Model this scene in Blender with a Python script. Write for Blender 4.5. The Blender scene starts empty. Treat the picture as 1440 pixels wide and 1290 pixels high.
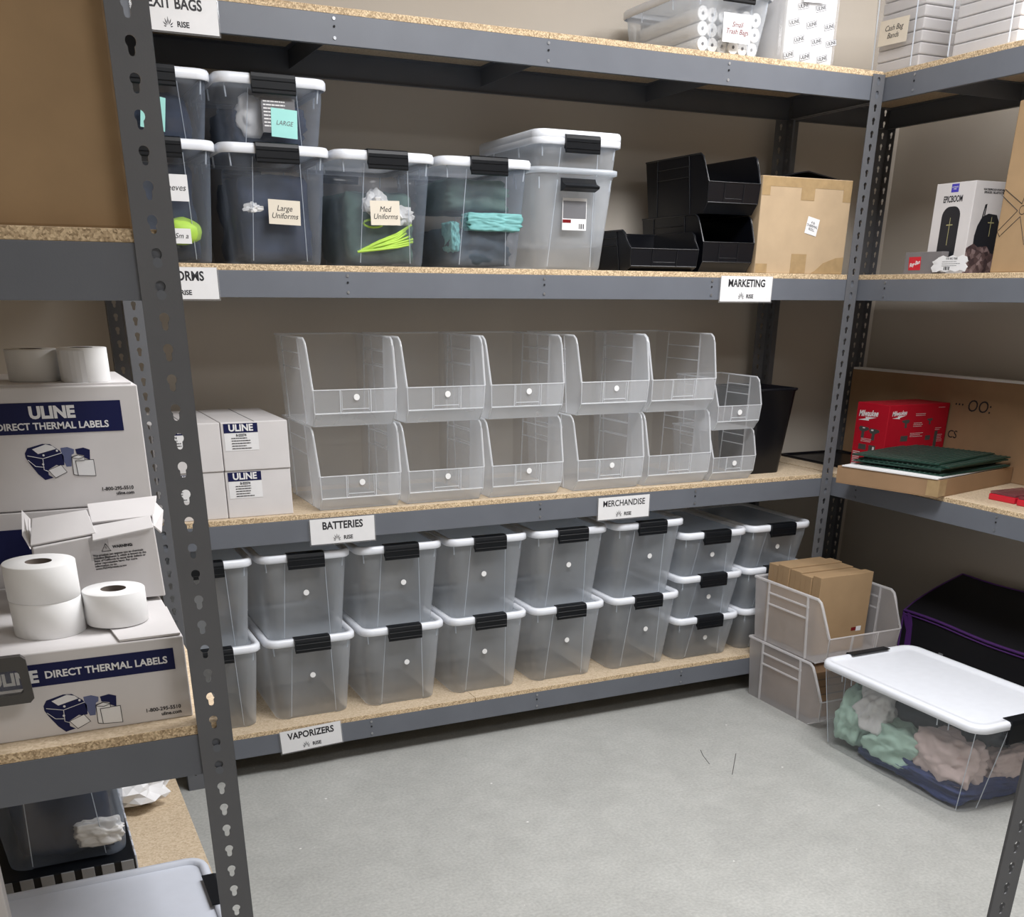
import bpy, math, random
from mathutils import Matrix, Vector, noise
random.seed(7)
S = bpy.context.scene
COL = S.collection

# ---------------------------------------------------------------- camera, world, lights, exposure
cam = bpy.data.objects.new('camera', bpy.data.cameras.new('camera'))
COL.objects.link(cam); S.camera = cam
cam.matrix_world = Matrix(((0.905257, 0.169558, -0.389564, -0.23664), (-0.424809, 0.376107, -0.823457, -3.12919), (0.006894, 0.91093, 0.412503, 1.46918), (0, 0, 0, 1)))
cam.data.sensor_fit = 'HORIZONTAL'; cam.data.sensor_width = 36.0
cam.data.lens = 1444.66 / 1440 * 36.0
cam.data.shift_x = 0.0; cam.data.shift_y = (1066.8 - 645.0) / 1440.0
cam.data.clip_start = 0.02
w = bpy.data.worlds.new('world'); S.world = w; w.use_nodes = True
w.node_tree.nodes['Background'].inputs[0].default_value = (0.80, 0.88, 1.0, 1)
w.node_tree.nodes['Background'].inputs[1].default_value = 0.25
def area(name, loc, sx, sy, power, col=(0.985, 0.985, 1.0)):
    l = bpy.data.lights.new(name, 'AREA'); l.shape = 'RECTANGLE'; l.size = sx; l.size_y = sy
    l.energy = power; l.color = col
    o = bpy.data.objects.new(name, l); o.location = loc; COL.objects.link(o); return o
area('overhead_light', (1.25, -1.5, 2.88), 1.2, 0.6, 76)
area('overhead_light', (1.25, -3.6, 2.88), 1.2, 0.6, 28)  # weak fill added behind the camera, not a known fixture
area('overhead_light', (2.74, -0.9, 2.88), 0.6, 1.2, 42)
S.view_settings.view_transform = 'Standard'; S.view_settings.look = 'None'
S.view_settings.gamma = 1.0; S.view_settings.use_curve_mapping = False
S.view_settings.exposure = 0.0
S.cycles.transparent_max_bounces = 40
S.cycles.max_bounces = 8
S.cycles.sample_clamp_indirect = 4.0

# ---------------------------------------------------------------- materials
def nodes(name):
    m = bpy.data.materials.new(name); m.use_nodes = True
    nt = m.node_tree; b = nt.nodes['Principled BSDF']; return m, nt, b
def L(nt, a, b): nt.links.new(a, b)
def coords(nt, scale=(1, 1, 1)):
    g = nt.nodes.new('ShaderNodeNewGeometry'); mp = nt.nodes.new('ShaderNodeMapping')
    mp.inputs['Scale'].default_value = scale; L(nt, g.outputs['Position'], mp.inputs['Vector']); return mp.outputs[0]
def plain(name, col, rough=.5, metal=0., var=.0, vscale=30., bump=0., bscale=200., spec=.5, coat=0.):
    m, nt, b = nodes(name)
    b.inputs['Base Color'].default_value = (*col, 1); b.inputs['Roughness'].default_value = rough
    b.inputs['Metallic'].default_value = metal; b.inputs['Specular IOR Level'].default_value = spec
    b.inputs['Coat Weight'].default_value = coat
    v = coords(nt)
    n = nt.nodes.new('ShaderNodeTexNoise'); n.inputs['Scale'].default_value = vscale; n.inputs['Detail'].default_value = 5
    L(nt, v, n.inputs['Vector'])
    r = nt.nodes.new('ShaderNodeValToRGB')
    var = max(var, .02)
    r.color_ramp.elements[0].color = (*[c * (1 - var) for c in col], 1); r.color_ramp.elements[0].position = .3
    r.color_ramp.elements[1].color = (*[min(1, c * (1 + var)) for c in col], 1); r.color_ramp.elements[1].position = .7
    L(nt, n.outputs[0], r.inputs[0]); L(nt, r.outputs[0], b.inputs['Base Color'])
    if bump:
        n2 = nt.nodes.new('ShaderNodeTexNoise'); n2.inputs['Scale'].default_value = bscale; L(nt, v, n2.inputs['Vector'])
        bp = nt.nodes.new('ShaderNodeBump'); bp.inputs['Strength'].default_value = bump; bp.inputs['Distance'].default_value = .002
        L(nt, n2.outputs[0], bp.inputs['Height']); L(nt, bp.outputs[0], b.inputs['Normal'])
    return m
def clear(name, col, a, rough=.15, tint=.97, fres=.35, trans=.5):
    """thin moulded plastic: mostly see-through, milky share a, more at grazing angles"""
    m, nt, b = nodes(name)
    b.inputs['Base Color'].default_value = (*col, 1); b.inputs['Roughness'].default_value = rough
    tl = nt.nodes.new('ShaderNodeBsdfTranslucent'); tl.inputs[0].default_value = (*col, 1)
    mx0 = nt.nodes.new('ShaderNodeMixShader'); mx0.inputs[0].default_value = trans
    L(nt, b.outputs[0], mx0.inputs[1]); L(nt, tl.outputs[0], mx0.inputs[2])
    t = nt.nodes.new('ShaderNodeBsdfTransparent'); t.inputs[0].default_value = (tint, tint, tint, 1)
    lw = nt.nodes.new('ShaderNodeLayerWeight'); lw.inputs[0].default_value = .35
    n = nt.nodes.new('ShaderNodeTexNoise'); n.inputs['Scale'].default_value = 9; L(nt, coords(nt), n.inputs['Vector'])
    mr = nt.nodes.new('ShaderNodeMapRange'); mr.inputs[3].default_value = a * .85; mr.inputs[4].default_value = a * 1.15
    L(nt, n.outputs[0], mr.inputs[0])
    ma = nt.nodes.new('ShaderNodeMath'); ma.operation = 'MULTIPLY_ADD'; ma.inputs[1].default_value = fres
    L(nt, lw.outputs['Facing'], ma.inputs[0]); L(nt, mr.outputs[0], ma.inputs[2]); ma.use_clamp = True
    gl = nt.nodes.new('ShaderNodeBsdfGlossy'); gl.inputs['Roughness'].default_value = rough
    mg = nt.nodes.new('ShaderNodeMixShader'); mg.inputs[0].default_value = .10
    mx = nt.nodes.new('ShaderNodeMixShader'); L(nt, ma.outputs[0], mx.inputs[0]); L(nt, t.outputs[0], mx.inputs[1]); L(nt, mx0.outputs[0], mx.inputs[2])
    L(nt, mx.outputs[0], mg.inputs[1]); L(nt, gl.outputs[0], mg.inputs[2])
    mg.inputs[0].default_value = .035
    L(nt, mg.outputs[0], nt.nodes['Material Output'].inputs[0]); return m
def speckle(name, cols, scale, rough=.8, bump=.3):
    m, nt, b = nodes(name); b.inputs['Roughness'].default_value = rough; v = coords(nt)
    vo = nt.nodes.new('ShaderNodeTexVoronoi'); vo.inputs['Scale'].default_value = scale; L(nt, v, vo.inputs['Vector'])
    n = nt.nodes.new('ShaderNodeTexNoise'); n.inputs['Scale'].default_value = scale * .45; n.inputs['Detail'].default_value = 4; L(nt, v, n.inputs['Vector'])
    sx = nt.nodes.new('ShaderNodeSeparateColor'); L(nt, vo.outputs['Color'], sx.inputs[0])
    mx = nt.nodes.new('ShaderNodeMath'); mx.operation = 'MULTIPLY_ADD'; mx.inputs[1].default_value = .5
    L(nt, sx.outputs[0], mx.inputs[0]); 
    hf = nt.nodes.new('ShaderNodeMath'); hf.operation = 'MULTIPLY'; hf.inputs[1].default_value = .5
    L(nt, n.outputs[0], hf.inputs[0]); L(nt, hf.outputs[0], mx.inputs[2])
    r = nt.nodes.new('ShaderNodeValToRGB'); e = r.color_ramp.elements
    e[0].position = .15; e[0].color = (*cols[0], 1); e[1].position = .8; e[1].color = (*cols[2], 1)
    k = e.new(.48); k.color = (*cols[1], 1)
    L(nt, mx.outputs[0], r.inputs[0]); L(nt, r.outputs[0], b.inputs['Base Color'])
    bp = nt.nodes.new('ShaderNodeBump'); bp.inputs['Strength'].default_value = bump; bp.inputs['Distance'].default_value = .001
    L(nt, mx.outputs[0], bp.inputs['Height']); L(nt, bp.outputs[0], b.inputs['Normal']); return m
def concrete():
    m, nt, b = nodes('concrete_floor'); v = coords(nt); b.inputs['Roughness'].default_value = .55
    n1 = nt.nodes.new('ShaderNodeTexNoise'); n1.inputs['Scale'].default_value = 2.6; n1.inputs['Detail'].default_value = 9; n1.inputs['Roughness'].default_value = .62
    n2 = nt.nodes.new('ShaderNodeTexNoise'); n2.inputs['Scale'].default_value = 14; n2.inputs['Detail'].default_value = 8; n2.inputs['Distortion'].default_value = .5
    for n in (n1, n2): L(nt, v, n.inputs['Vector'])
    r1 = nt.nodes.new('ShaderNodeValToRGB'); e = r1.color_ramp.elements
    e[0].position = .32; e[0].color = (.375, .38, .362, 1); e[1].position = .68; e[1].color = (.445, .45, .43, 1)
    r2 = nt.nodes.new('ShaderNodeValToRGB'); e = r2.color_ramp.elements
    e[0].position = .3; e[0].color = (.88, .88, .88, 1); e[1].position = .7; e[1].color = (.97, .97, .97, 1)
    mx = nt.nodes.new('ShaderNodeMixRGB'); mx.blend_type = 'MULTIPLY'; mx.inputs[0].default_value = 1
    L(nt, n1.outputs[0], r1.inputs[0]); L(nt, n2.outputs[0], r2.inputs[0]); L(nt, r1.outputs[0], mx.inputs[1]); L(nt, r2.outputs[0], mx.inputs[2])
    n3 = nt.nodes.new('ShaderNodeTexNoise'); n3.inputs['Scale'].default_value = 110; n3.inputs['Detail'].default_value = 6; L(nt, v, n3.inputs['Vector'])
    r3 = nt.nodes.new('ShaderNodeValToRGB'); r3.color_ramp.elements[0].position = .3; r3.color_ramp.elements[0].color = (.86, .86, .86, 1); r3.color_ramp.elements[1].position = .7; r3.color_ramp.elements[1].color = (1.1, 1.1, 1.1, 1)
    L(nt, n3.outputs[0], r3.inputs[0])
    mx3 = nt.nodes.new('ShaderNodeMixRGB'); mx3.blend_type = 'MULTIPLY'; mx3.inputs[0].default_value = 1
    L(nt, mx.outputs[0], mx3.inputs[1]); L(nt, r3.outputs[0], mx3.inputs[2]); mx = mx3
    # pits, paint flecks
    vo = nt.nodes.new('ShaderNodeTexVoronoi'); vo.inputs['Scale'].default_value = 9; L(nt, v, vo.inputs['Vector'])
    lt = nt.nodes.new('ShaderNodeMath'); lt.operation = 'LESS_THAN'; lt.inputs[1].default_value = .035; L(nt, vo.outputs['Distance'], lt.inputs[0])
    mx2 = nt.nodes.new('ShaderNodeMixRGB'); mx2.inputs[2].default_value = (.68, .68, .66, 1)
    L(nt, lt.outputs[0], mx2.inputs[0]); L(nt, mx.outputs[0], mx2.inputs[1])
    L(nt, mx2.outputs[0], b.inputs['Base Color'])
    bp = nt.nodes.new('ShaderNodeBump'); bp.inputs['Strength'].default_value = .12; bp.inputs['Distance'].default_value = .002
    L(nt, n2.outputs[0], bp.inputs['Height']); L(nt, bp.outputs[0], b.inputs['Normal']); return m
M = dict(
    floor=concrete(),
    wall=plain('wall_paint', (.52, .475, .415), .75, var=.03, vscale=2, bump=.08, bscale=300),
    ceil=plain('ceiling_paint', (.62, .6, .57), .8),
    base=plain('baseboard_vinyl', (.16, .145, .11), .5), black_line=plain('black_cap', (.01, .01, .01), .5),
    metal=plain('grey_painted_steel', (.128, .139, .162), .42, var=.05, vscale=8, bump=.05, bscale=500, spec=.4),
    metal_w=plain('grey_painted_steel_post', (.12, .124, .135), .45, var=.05, vscale=8, bump=.05, bscale=500, spec=.4),
    rivet=plain('bright_rivet', (.35, .36, .38), .3, metal=.8),
    hole=plain('dark_hole', (.01, .01, .012), .9),
    board=speckle('chipboard_face', ((.42, .32, .21), (.54, .43, .30), (.62, .51, .37)), 220, bump=.1),
    bedge=speckle('chipboard_edge', ((.22, .15, .08), (.50, .37, .23), (.80, .64, .42)), 380, bump=.4),
    tub=clear('clear_tub_plastic', (.90, .945, 1.0), .30, trans=.6, fres=.2, tint=1.0),
    tub_f=clear('clear_tub_plastic_full', (.52, .60, .74), .15, fres=.22),
    rib=clear('moulded_edge_plastic', (.84, .90, .98), .62, fres=.3),
    bin=clear('frosted_bin_plastic', (.93, .96, 1.0), .20, fres=.30, tint=1.0),
    bin_shade=clear('shaded_bin_rear_plastic', (.93, .96, 1.0), .09, fres=.20, tint=1.0),  # same plastic as the front, less milky to imitate the unlit rear
    binrim=clear('frosted_bin_rim', (.95, .97, 1.0), .55, fres=.4, tint=1.0),
    binf=clear('frosted_floor_bin_plastic', (.80, .78, .79), .27, rough=.4, fres=.22, tint=1.0),
    binfr=clear('frosted_floor_bin_rim', (.90, .89, .90), .55, rough=.4, fres=.3),
    tote=clear('clear_tote_plastic', (.60, .63, .68), .08, fres=.2, tint=1.0),
    wrap=clear('clear_wrap', (.9, .91, .94), .08, rough=.1, fres=.3),
    sleeve=clear('clear_sleeve', (.9, .9, .92), .12, rough=.05, fres=.2),
    lid=plain('white_lid_plastic', (.78, .81, .87), .35, bump=.02),
    lidp=clear('clear_lid_panel', (.62, .68, .76), .34, fres=.2, rough=.08, tint=1.0),
    lidg=plain('grey_white_lid', (.52, .55, .62), .4),
    blk=plain('black_plastic', (.004, .005, .007), .38, spec=.25),
    blkb=plain('black_bin_plastic', (.003, .0035, .006), .28, spec=.4),
    badgegrey=plain('badge_grey_plastic', (.30, .31, .33), .35),  # plain light grey, used on the bag badge
    kraft=plain('kraft_board', (.34, .225, .120), .8, var=.06, vscale=14, bump=.05, bscale=90),
    kraftd=plain('dull_kraft_board', (.30, .185, .10), .8, var=.08, vscale=9, bump=.05, bscale=90),
    kraftp=plain('pale_kraft_board', (.44, .325, .205), .75, var=.06, vscale=14, bump=.05),
    tape=plain('packing_tape', (.36, .25, .13), .25, var=.1, vscale=40),
    white=plain('white_paper', (.74, .74, .75), .7), wbox=plain('white_carton', (.62, .60, .60), .7, var=.03, vscale=12, bump=.04, bscale=80),
    wroll=plain('white_label_paper', (.80, .80, .80), .65), inner=plain('roll_core', (.17, .14, .12), .8),
    navy=plain('navy_ink', (.003, .006, .058), .5, spec=.3), ink=plain('black_ink', (.012, .012, .016), .6), greyink=plain('grey_blue_ink', (.10, .12, .24), .6),
    redink=plain('red_ink', (.16, .01, .012), .7, spec=.1), greyprint=plain('grey_print', (.15, .15, .16), .7, spec=.2),
    note=plain('cream_note', (.68, .62, .52), .7), mint=plain('mint_sticky_note', (.32, .68, .64), .6),
    red=plain('red_carton', (.40, .005, .018), .5, spec=.3), redp=plain('red_plastic', (.55, .012, .03), .4),
    ncloth=plain('navy_cloth', (.016, .026, .055), .85, var=.25, vscale=25, bump=.1, bscale=30),
    dcloth=plain('slate_cloth', (.035, .05, .066), .8, var=.3, vscale=18, bump=.1, bscale=30),
    gcloth=plain('grey_green_cloth', (.08, .135, .12), .8, var=.3, vscale=16, bump=.1, bscale=30),
    teal=plain('teal_cloth', (.16, .40, .40), .7, var=.12), neon=plain('neon_green', (.38, .60, .07), .6, var=.1),
    wcloth=plain('white_cloth', (.66, .66, .66), .8, var=.05), mcloth=plain('mint_cloth', (.42, .60, .51), .8, var=.06),
    pcloth=plain('pink_cloth', (.60, .49, .47), .8, var=.06), bcloth=plain('blue_cloth', (.035, .055, .17), .8, var=.15),
    green=plain('dark_green_sheet', (.008, .04, .028), .5), purple=plain('purple_trim', (.10, .028, .19), .6),
    bagblk=plain('black_bag_fabric', (.004, .004, .007), .75, bump=.2, bscale=400),
    gbox=plain('grey_case', (.17, .16, .165), .6), dgrey=plain('dark_grey_plastic', (.06, .057, .055), .35),
    leop=speckle('leopard_print', ((.02, .01, .015), (.10, .06, .06), (.30, .22, .22)), 70),
    blueink=plain('blue_print', (.06, .05, .42), .5), spk=plain('speaker_print', (.012, .014, .02), .5), gold=plain('gold_print', (.45, .42, .2), .5),
)

# ---------------------------------------------------------------- mesh building
class MB:
    def __init__(s): s.v = []; s.f = []; s.m = []; s.sm = []
    def add(s, vs, fs, mi=0, smooth=False):
        k = len(s.v); s.v += [tuple(v) for v in vs]; s.f += [tuple(i + k for i in f) for f in fs]
        s.m += [mi] * len(fs); s.sm += [smooth] * len(fs); return s
    def box(s, x0, x1, y0, y1, z0, z1, mi=0):
        vs = [(x, y, z) for x in (x0, x1) for y in (y0, y1) for z in (z0, z1)]
        return s.add(vs, [(0, 1, 3, 2), (4, 6, 7, 5), (0, 4, 5, 1), (2, 3, 7, 6), (0, 2, 6, 4), (1, 5, 7, 3)], mi)
    def prism(s, poly, axis, a, b, mi=0, caps=True, smooth=False):
        """poly in the two other axes (in x,y,z order), extruded along axis"""
        def P(p, t): return {'x': (t, p[0], p[1]), 'y': (p[0], t, p[1]), 'z': (p[0], p[1], t)}[axis]
        n = len(poly); vs = [P(p, a) for p in poly] + [P(p, b) for p in poly]
        s.add(vs, [(i, (i + 1) % n, n + (i + 1) % n, n + i) for i in range(n)], mi, smooth)
        if caps: s.add(vs, [tuple(range(n))[::-1], tuple(range(n, 2 * n))], mi)
        return s
    def loft(s, loops, cap0=True, cap1=True, mi=0, smooth=True):
        n = len(loops[0]); vs = [p for l in loops for p in l]
        fs = [(a * n + i, a * n + (i + 1) % n, (a + 1) * n + (i + 1) % n, (a + 1) * n + i) for a in range(len(loops) - 1) for i in range(n)]
        s.add(vs, fs, mi, smooth)
        if cap0: s.add(loops[0], [tuple(range(n))[::-1]], mi)
        if cap1: s.add(loops[-1], [tuple(range(n))], mi)
        return s
    def tube(s, pts, r, n=6, mi=0, closed=False):
        pts = [Vector(p) for p in pts]; loops = []
        for i, p in enumerate(pts):
            a = pts[i - 1] if (i or closed) else p; b = pts[(i + 1) % len(pts)] if (i < len(pts) - 1 or closed) else p
            d = (b - a).normalized(); up = Vector((0, 0, 1)) if abs(d.z) < .9 else Vector((1, 0, 0))
            u = d.cross(up).normalized(); v = d.cross(u)
            loops.append([tuple(p + (u * math.cos(t) + v * math.sin(t)) * r) for t in (2 * math.pi * k / n for k in range(n))])
        if closed: loops.append(loops[0])
        return s.loft(loops, not closed, not closed, mi)
    def cyl(s, c, r, h, axis='z', n=24, mi=0, r2=None):
        r2 = r if r2 is None else r2; L_ = []
        for t, rr in ((0, r), (h, r2)):
            l = []
            for k in range(n):
                a = 2 * math.pi * k / n; x, y = rr * math.cos(a), rr * math.sin(a)
                l.append({'z': (c[0] + x, c[1] + y, c[2] + t), 'y': (c[0] + x, c[1] + t, c[2] + y), 'x': (c[0] + t, c[1] + x, c[2] + y)}[axis])
            L_.append(l)
        return s.loft(L_, mi=mi)
    def mesh(s, name, mats):
        me = bpy.data.meshes.new(name); me.from_pydata(s.v, [], s.f)
        for m in (mats if isinstance(mats, (list, tuple)) else [mats]): me.materials.append(m)
        me.polygons.foreach_set('material_index', s.m); me.polygons.foreach_set('use_smooth', s.sm)
        me.update(); return me
def props(o, label=None, cat=None, group=None, kind=None):
    for k, v in (('label', label), ('category', cat), ('group', group), ('kind', kind)):
        if v: o[k] = v
    return o
def obj(name, mb, mat, parent=None, loc=None, bevel=0, solid=0, label=None, rot=None, kind=None):
    me = mb if isinstance(mb, bpy.types.Mesh) else mb.mesh(name, mat)
    o = bpy.data.objects.new(name, me); COL.objects.link(o); o.parent = parent
    if loc: o.location = loc
    if rot: o.rotation_euler = rot
    if solid:
        d = o.modifiers.new('thickness', 'SOLIDIFY'); d.thickness = solid; d.offset = -1
    if bevel:
        d = o.modifiers.new('bevel', 'BEVEL'); d.width = bevel; d.segments = 2; d.limit_method = 'ANGLE'; d.angle_limit = .6
    return props(o, label=label, kind=kind)
def thing(name, label, cat, loc=(0, 0, 0), rz=0, group=None):
    o = bpy.data.objects.new(name, None); COL.objects.link(o); o.location = loc; o.rotation_euler = (0, 0, rz)
    o.empty_display_size = .05
    return props(o, label, cat, group)
def dup(root, loc, rz=None, label=None, group=None):
    r = root.copy(); COL.objects.link(r); r.location = loc
    if rz is not None: r.rotation_euler = (0, 0, rz)
    if label: r['label'] = label
    if group: r['group'] = group
    for ch in list(root.children):
        c = ch.copy(); COL.objects.link(c); c.parent = r
        for g in list(ch.children):
            d = g.copy(); COL.objects.link(d); d.parent = c
    return r
FRONT = (math.pi / 2, 0, 0); LEFT = (math.pi / 2, 0, -math.pi / 2)
_tc = {}
def text(name, s, size, mat, parent, loc, rot=FRONT, ax='CENTER', bold=0., shear=0., xs=1., roll=0.):
    key = (s, size, mat.name, ax, bold, shear, xs)
    if key not in _tc:
        cu = bpy.data.curves.new('text', 'FONT'); cu.body = s; cu.size = size; cu.align_x = ax; cu.align_y = 'CENTER'
        cu.offset = bold; cu.shear = shear; cu.extrude = .00015; cu.resolution_u = 3; cu.space_line = .95
        t = bpy.data.objects.new('text', cu); COL.objects.link(t)
        dg = bpy.context.evaluated_depsgraph_get(); me = bpy.data.meshes.new_from_object(t.evaluated_get(dg))
        bpy.data.objects.remove(t); me.materials.clear(); me.materials.append(mat); me.name = name
        me.transform(Matrix.Diagonal((xs, 1, 1, 1))); _tc[key] = me
    o = bpy.data.objects.new(name, _tc[key]); COL.objects.link(o); o.parent = parent; o.location = loc
    o.rotation_mode = 'QUATERNION'
    from mathutils import Euler
    o.rotation_quaternion = (Euler(rot).to_matrix() @ Matrix.Rotation(roll, 3, 'Z')).to_quaternion()
    return o
def lines(name, rows, mat, parent, loc, rot=FRONT, wd=.05, th=.0015, gap=.004, seed=1, kind=None):
    """tiny unreadable print: short broken bars"""
    rd = random.Random(seed); mb = MB()
    for i in range(rows):
        x = 0; z = -i * gap
        end = wd * rd.uniform(.7, 1)
        while x < end:
            l = rd.uniform(.003, .009) * wd / .05; mb.box(x, min(end, x + l), z, z + th, 0, .0003); x += l + .0012
    return obj(name, mb, mat, parent, loc, rot=rot, kind='stuff')
def rrect(hw, y0, y1, r, z, n=4, cx=0):
    pts = []
    for qx, qy, a0 in ((hw - r, y0 + r, -90), (hw - r, y1 - r, 0), (-hw + r, y1 - r, 90), (-hw + r, y0 + r, 180)):
        for k in range(n + 1):
            a = math.radians(a0 + 90 * k / n); pts.append((cx + qx + r * math.cos(a), qy + r * math.sin(a), z))
    return pts
def crumple(name, mat, parent, loc, size, seed, amp=.35, flat=True, sub=3, boxy=0.):
    import bmesh
    bm = bmesh.new(); bmesh.ops.create_icosphere(bm, subdivisions=sub, radius=1.0)
    for v in bm.verts:
        p = v.co.copy()
        if boxy:
            m = max(abs(p.x), abs(p.y), abs(p.z)); p = p.lerp(p / m, boxy)
        q = v.co * 2.2 + Vector((seed * 3.1, seed * 1.7, 0))
        d = 1 + amp * (noise.noise(q) + .6 * abs(noise.noise(q * 2.7)) - .2)
        if boxy: d = min(d, 1.0)
        v.co = Vector((p.x * size[0] * d, p.y * size[1] * d, max(-1, p.z * d) * size[2]))
    me = bpy.data.meshes.new(name); bm.to_mesh(me); bm.free(); me.materials.append(mat)
    for p in me.polygons: p.use_smooth = not flat
    o = bpy.data.objects.new(name, me); COL.objects.link(o); o.parent = parent; o.location = loc; return o

# ---------------------------------------------------------------- room shell
def garment(nm, label, mat, loc, size, seed, amp=.3, boxy=.55, crease=.05):
    import bmesh
    bm = bmesh.new(); bmesh.ops.create_icosphere(bm, subdivisions=5, radius=1.0)
    for v in bm.verts:
        c = v.co.copy(); m = max(abs(c.x), abs(c.y), abs(c.z)); p = c.lerp(c / m, boxy)
        o_ = Vector((seed * 3.1, seed * 1.7, seed))
        d = 1 - amp * abs(noise.noise(c * 1.3 + o_)) * 1.6 - crease * 3 * abs(noise.noise(c * Vector((2.2, 3.4, 5.0)).length * .5 + o_)) 
        w_ = noise.noise_vector(c * 1.8 + o_) * .35
        q = c + w_
        d -= crease * (1 - abs(math.sin(q.z * 7 + q.y * 5 + q.x * 3))) ** 3 * 1.5
        v.co = Vector((p.x * size[0] * d, p.y * size[1] * d, p.z * size[2] * d))
    me = bpy.data.meshes.new(nm); bm.to_mesh(me); bm.free(); me.materials.append(M[mat])
    for p in me.polygons: p.use_smooth = True
    o = bpy.data.objects.new(nm, me); COL.objects.link(o); o.location = loc
    return props(o, label, 'clothing')
def struct(name, mb, mat): return obj(name, mb, mat, kind='structure')
XW, YW, XL_, YF, ZC = 3.2, .55, -.75, -5.0, 3.0
struct('floor', MB().box(XL_, XW, YF, YW, -.05, 0), M['floor'])
struct('wall_back', MB().box(XL_, XW + .1, YW, YW + .1, 0, ZC), M['wall'])
struct('wall_right', MB().box(XW, XW + .1, YF, YW, 0, ZC), M['wall'])
struct('wall_left', MB().box(XL_ - .1, XL_, YF, YW + .1, 0, ZC), M['wall'])
struct('wall_front', MB().box(XL_, XW, YF - .1, YF, 0, ZC), M['wall'])
struct('ceiling', MB().box(XL_ - .1, XW + .1, YF - .1, YW + .1, ZC, ZC + .05), M['ceil'])
o = struct('baseboard_right', MB().box(XW - .006, XW, YF, YW, 0, .12).box(XW - .008, XW, YF, YW, .12, .126, 1), [M['base'], M['black_line']])
o = struct('baseboard_back', MB().box(XL_, XW - .008, YW - .006, YW, 0, .12).box(XL_, XW - .008, YW - .008, YW, .12, .126, 1), [M['base'], M['black_line']])

for k, pts in enumerate(([(1.886, -.483), (1.825, -.555), (1.77, -.62)], [(1.749, -.519), (1.77, -.45), (1.79, -.406)],)):
    obj('scuff_mark', MB().tube([(x, y, .0002) for x, y in pts], .0012, 4), M['dgrey'], bpy.data.objects['floor'])
# ---------------------------------------------------------------- racks
PITCH = .0381; ZK = 2.1286; ZT, Z2, Z3, Z4 = 2.13, 1.5214, .8338, .1467; HB = .0676; BT = .016
ZTOP = 2.137
def keyhole(n=18):
    pts = []
    r = .0066; w_ = .0040; cy = .0044; yb = -.011
    a0 = -math.acos(w_ / r)  # circle leaves the slot here
    for k in range(13):
        a = a0 + (2 * math.pi - 2 * (math.pi / 2 + a0) - 0) * k / 12 if False else a0 + (math.pi - 2 * a0) * k / 12
        pts.append((r * math.cos(a), cy + r * math.sin(a)))
    for k in range(5):
        a = math.pi + math.pi * k / 4
        pts.append((w_ * math.cos(a), yb + w_ + w_ * math.sin(a)))
    return pts
KH = keyhole()
def flange_cells(mb, P, width, hx, skip=()):
    """P(u, z) -> 3D ; u in 0..width ; keyhole at u=hx"""
    i = 0
    z = ZTOP
    while True:
        zc = ZK - .011 - i * PITCH
        z0, z1 = zc - PITCH / 2, zc + PITCH / 2
        if i == 0: z1 = ZTOP
        if z0 < .004: break
        ring = []
        for (x, y) in KH:
            u, zz = hx + x, zc + y
            dx, dy = x, y
            # project to the cell outline
            tx = ((width - hx) if dx > 0 else hx) / abs(dx) if abs(dx) > 1e-9 else 1e9
            ty = ((z1 - zc) if dy > 0 else (zc - z0)) / abs(dy) if abs(dy) > 1e-9 else 1e9
            t = min(tx, ty); ring.append((hx + dx * t, zc + dy * t, u, zz, tx < ty, dx > 0, dy > 0))
        vs = []; fs = []
        n = len(ring)
        for q in ring: vs.append(P(q[0], q[1]))
        for q in ring: vs.append(P(q[2], q[3]))
        for k in range(n):
            a, b = ring[k], ring[(k + 1) % n]; k2 = (k + 1) % n
            if a[4] != b[4] or (a[4] and a[5] != b[5]) or (not a[4] and a[6] != b[6]):
                s_ = a if a[4] else b; t_ = b if a[4] else a
                cx = width if s_[5] else 0; cz = z1 if t_[6] else z0
                vs.append(P(cx, cz)); fs.append((k, len(vs) - 1, k2, n + k2, n + k))
            else: fs.append((k, k2, n + k2, n + k))
        mb.add(vs, fs)
        i += 1
        zl = z0
    mb.add([P(0, 0), P(width, 0), P(width, zl), P(0, zl)], [(0, 1, 2, 3)])
_pm = {}
def post(parent, cx, cy, sx, sy, name='post'):
    k = (sx, sy)
    if k not in _pm:
        mb = MB()
        flange_cells(mb, lambda u, z: (sx * u, 0, z), .0508, .0254)
        flange_cells(mb, lambda u, z: (0, sy * u, z), .040, .021)
        _pm[k] = mb.mesh('post', M['metal_w'])
    o = obj(name, _pm[k], None, parent, (cx, cy, 0))
    d = o.modifiers.new('thickness', 'SOLIDIFY'); d.thickness = .0022; d.offset = 0
    return o
def beam(parent, axis, a, b, face, inward, ztop, name='beam'):
    """C-section; axis 'x' or 'y'; face = coordinate of outer face; inward = +1/-1"""
    pr = [(0, 0), (0, HB), (.034, HB), (.034, HB - .002), (.002, HB - .002), (.002, .002), (.014, .002), (.014, 0)]
    p = [(face + inward * q[0], ztop - HB + q[1]) for q in pr]
    return obj(name, MB().prism(p, axis, a, b), M['metal'], parent, bevel=.0008)
_rv = MB().cyl((0, 0, 0), .0042, .0022, 'y', 10).mesh('rivet', M['rivet'])
_rh = MB().cyl((0, 0, 0), .0030, .0016, 'y', 8).mesh('rivet', M['hole'])
_rp = MB().cyl((0, 0, 0), .0062, .0030, 'y', 12).mesh('rivet', M['metal'])
def rivets(bm_, axis, pos, face, sgn, ztop):
    for (dz, me) in ((-.010, _rv), (-.0275, _rh), (-.053, _rv)):
        if axis == 'x': obj('rivet', me, None, bm_, (pos, face - .0021, ztop + dz))
        else: obj('rivet', me, None, bm_, (face - .0021, pos, ztop + dz), rot=(0, 0, -math.pi / 2))
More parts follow.
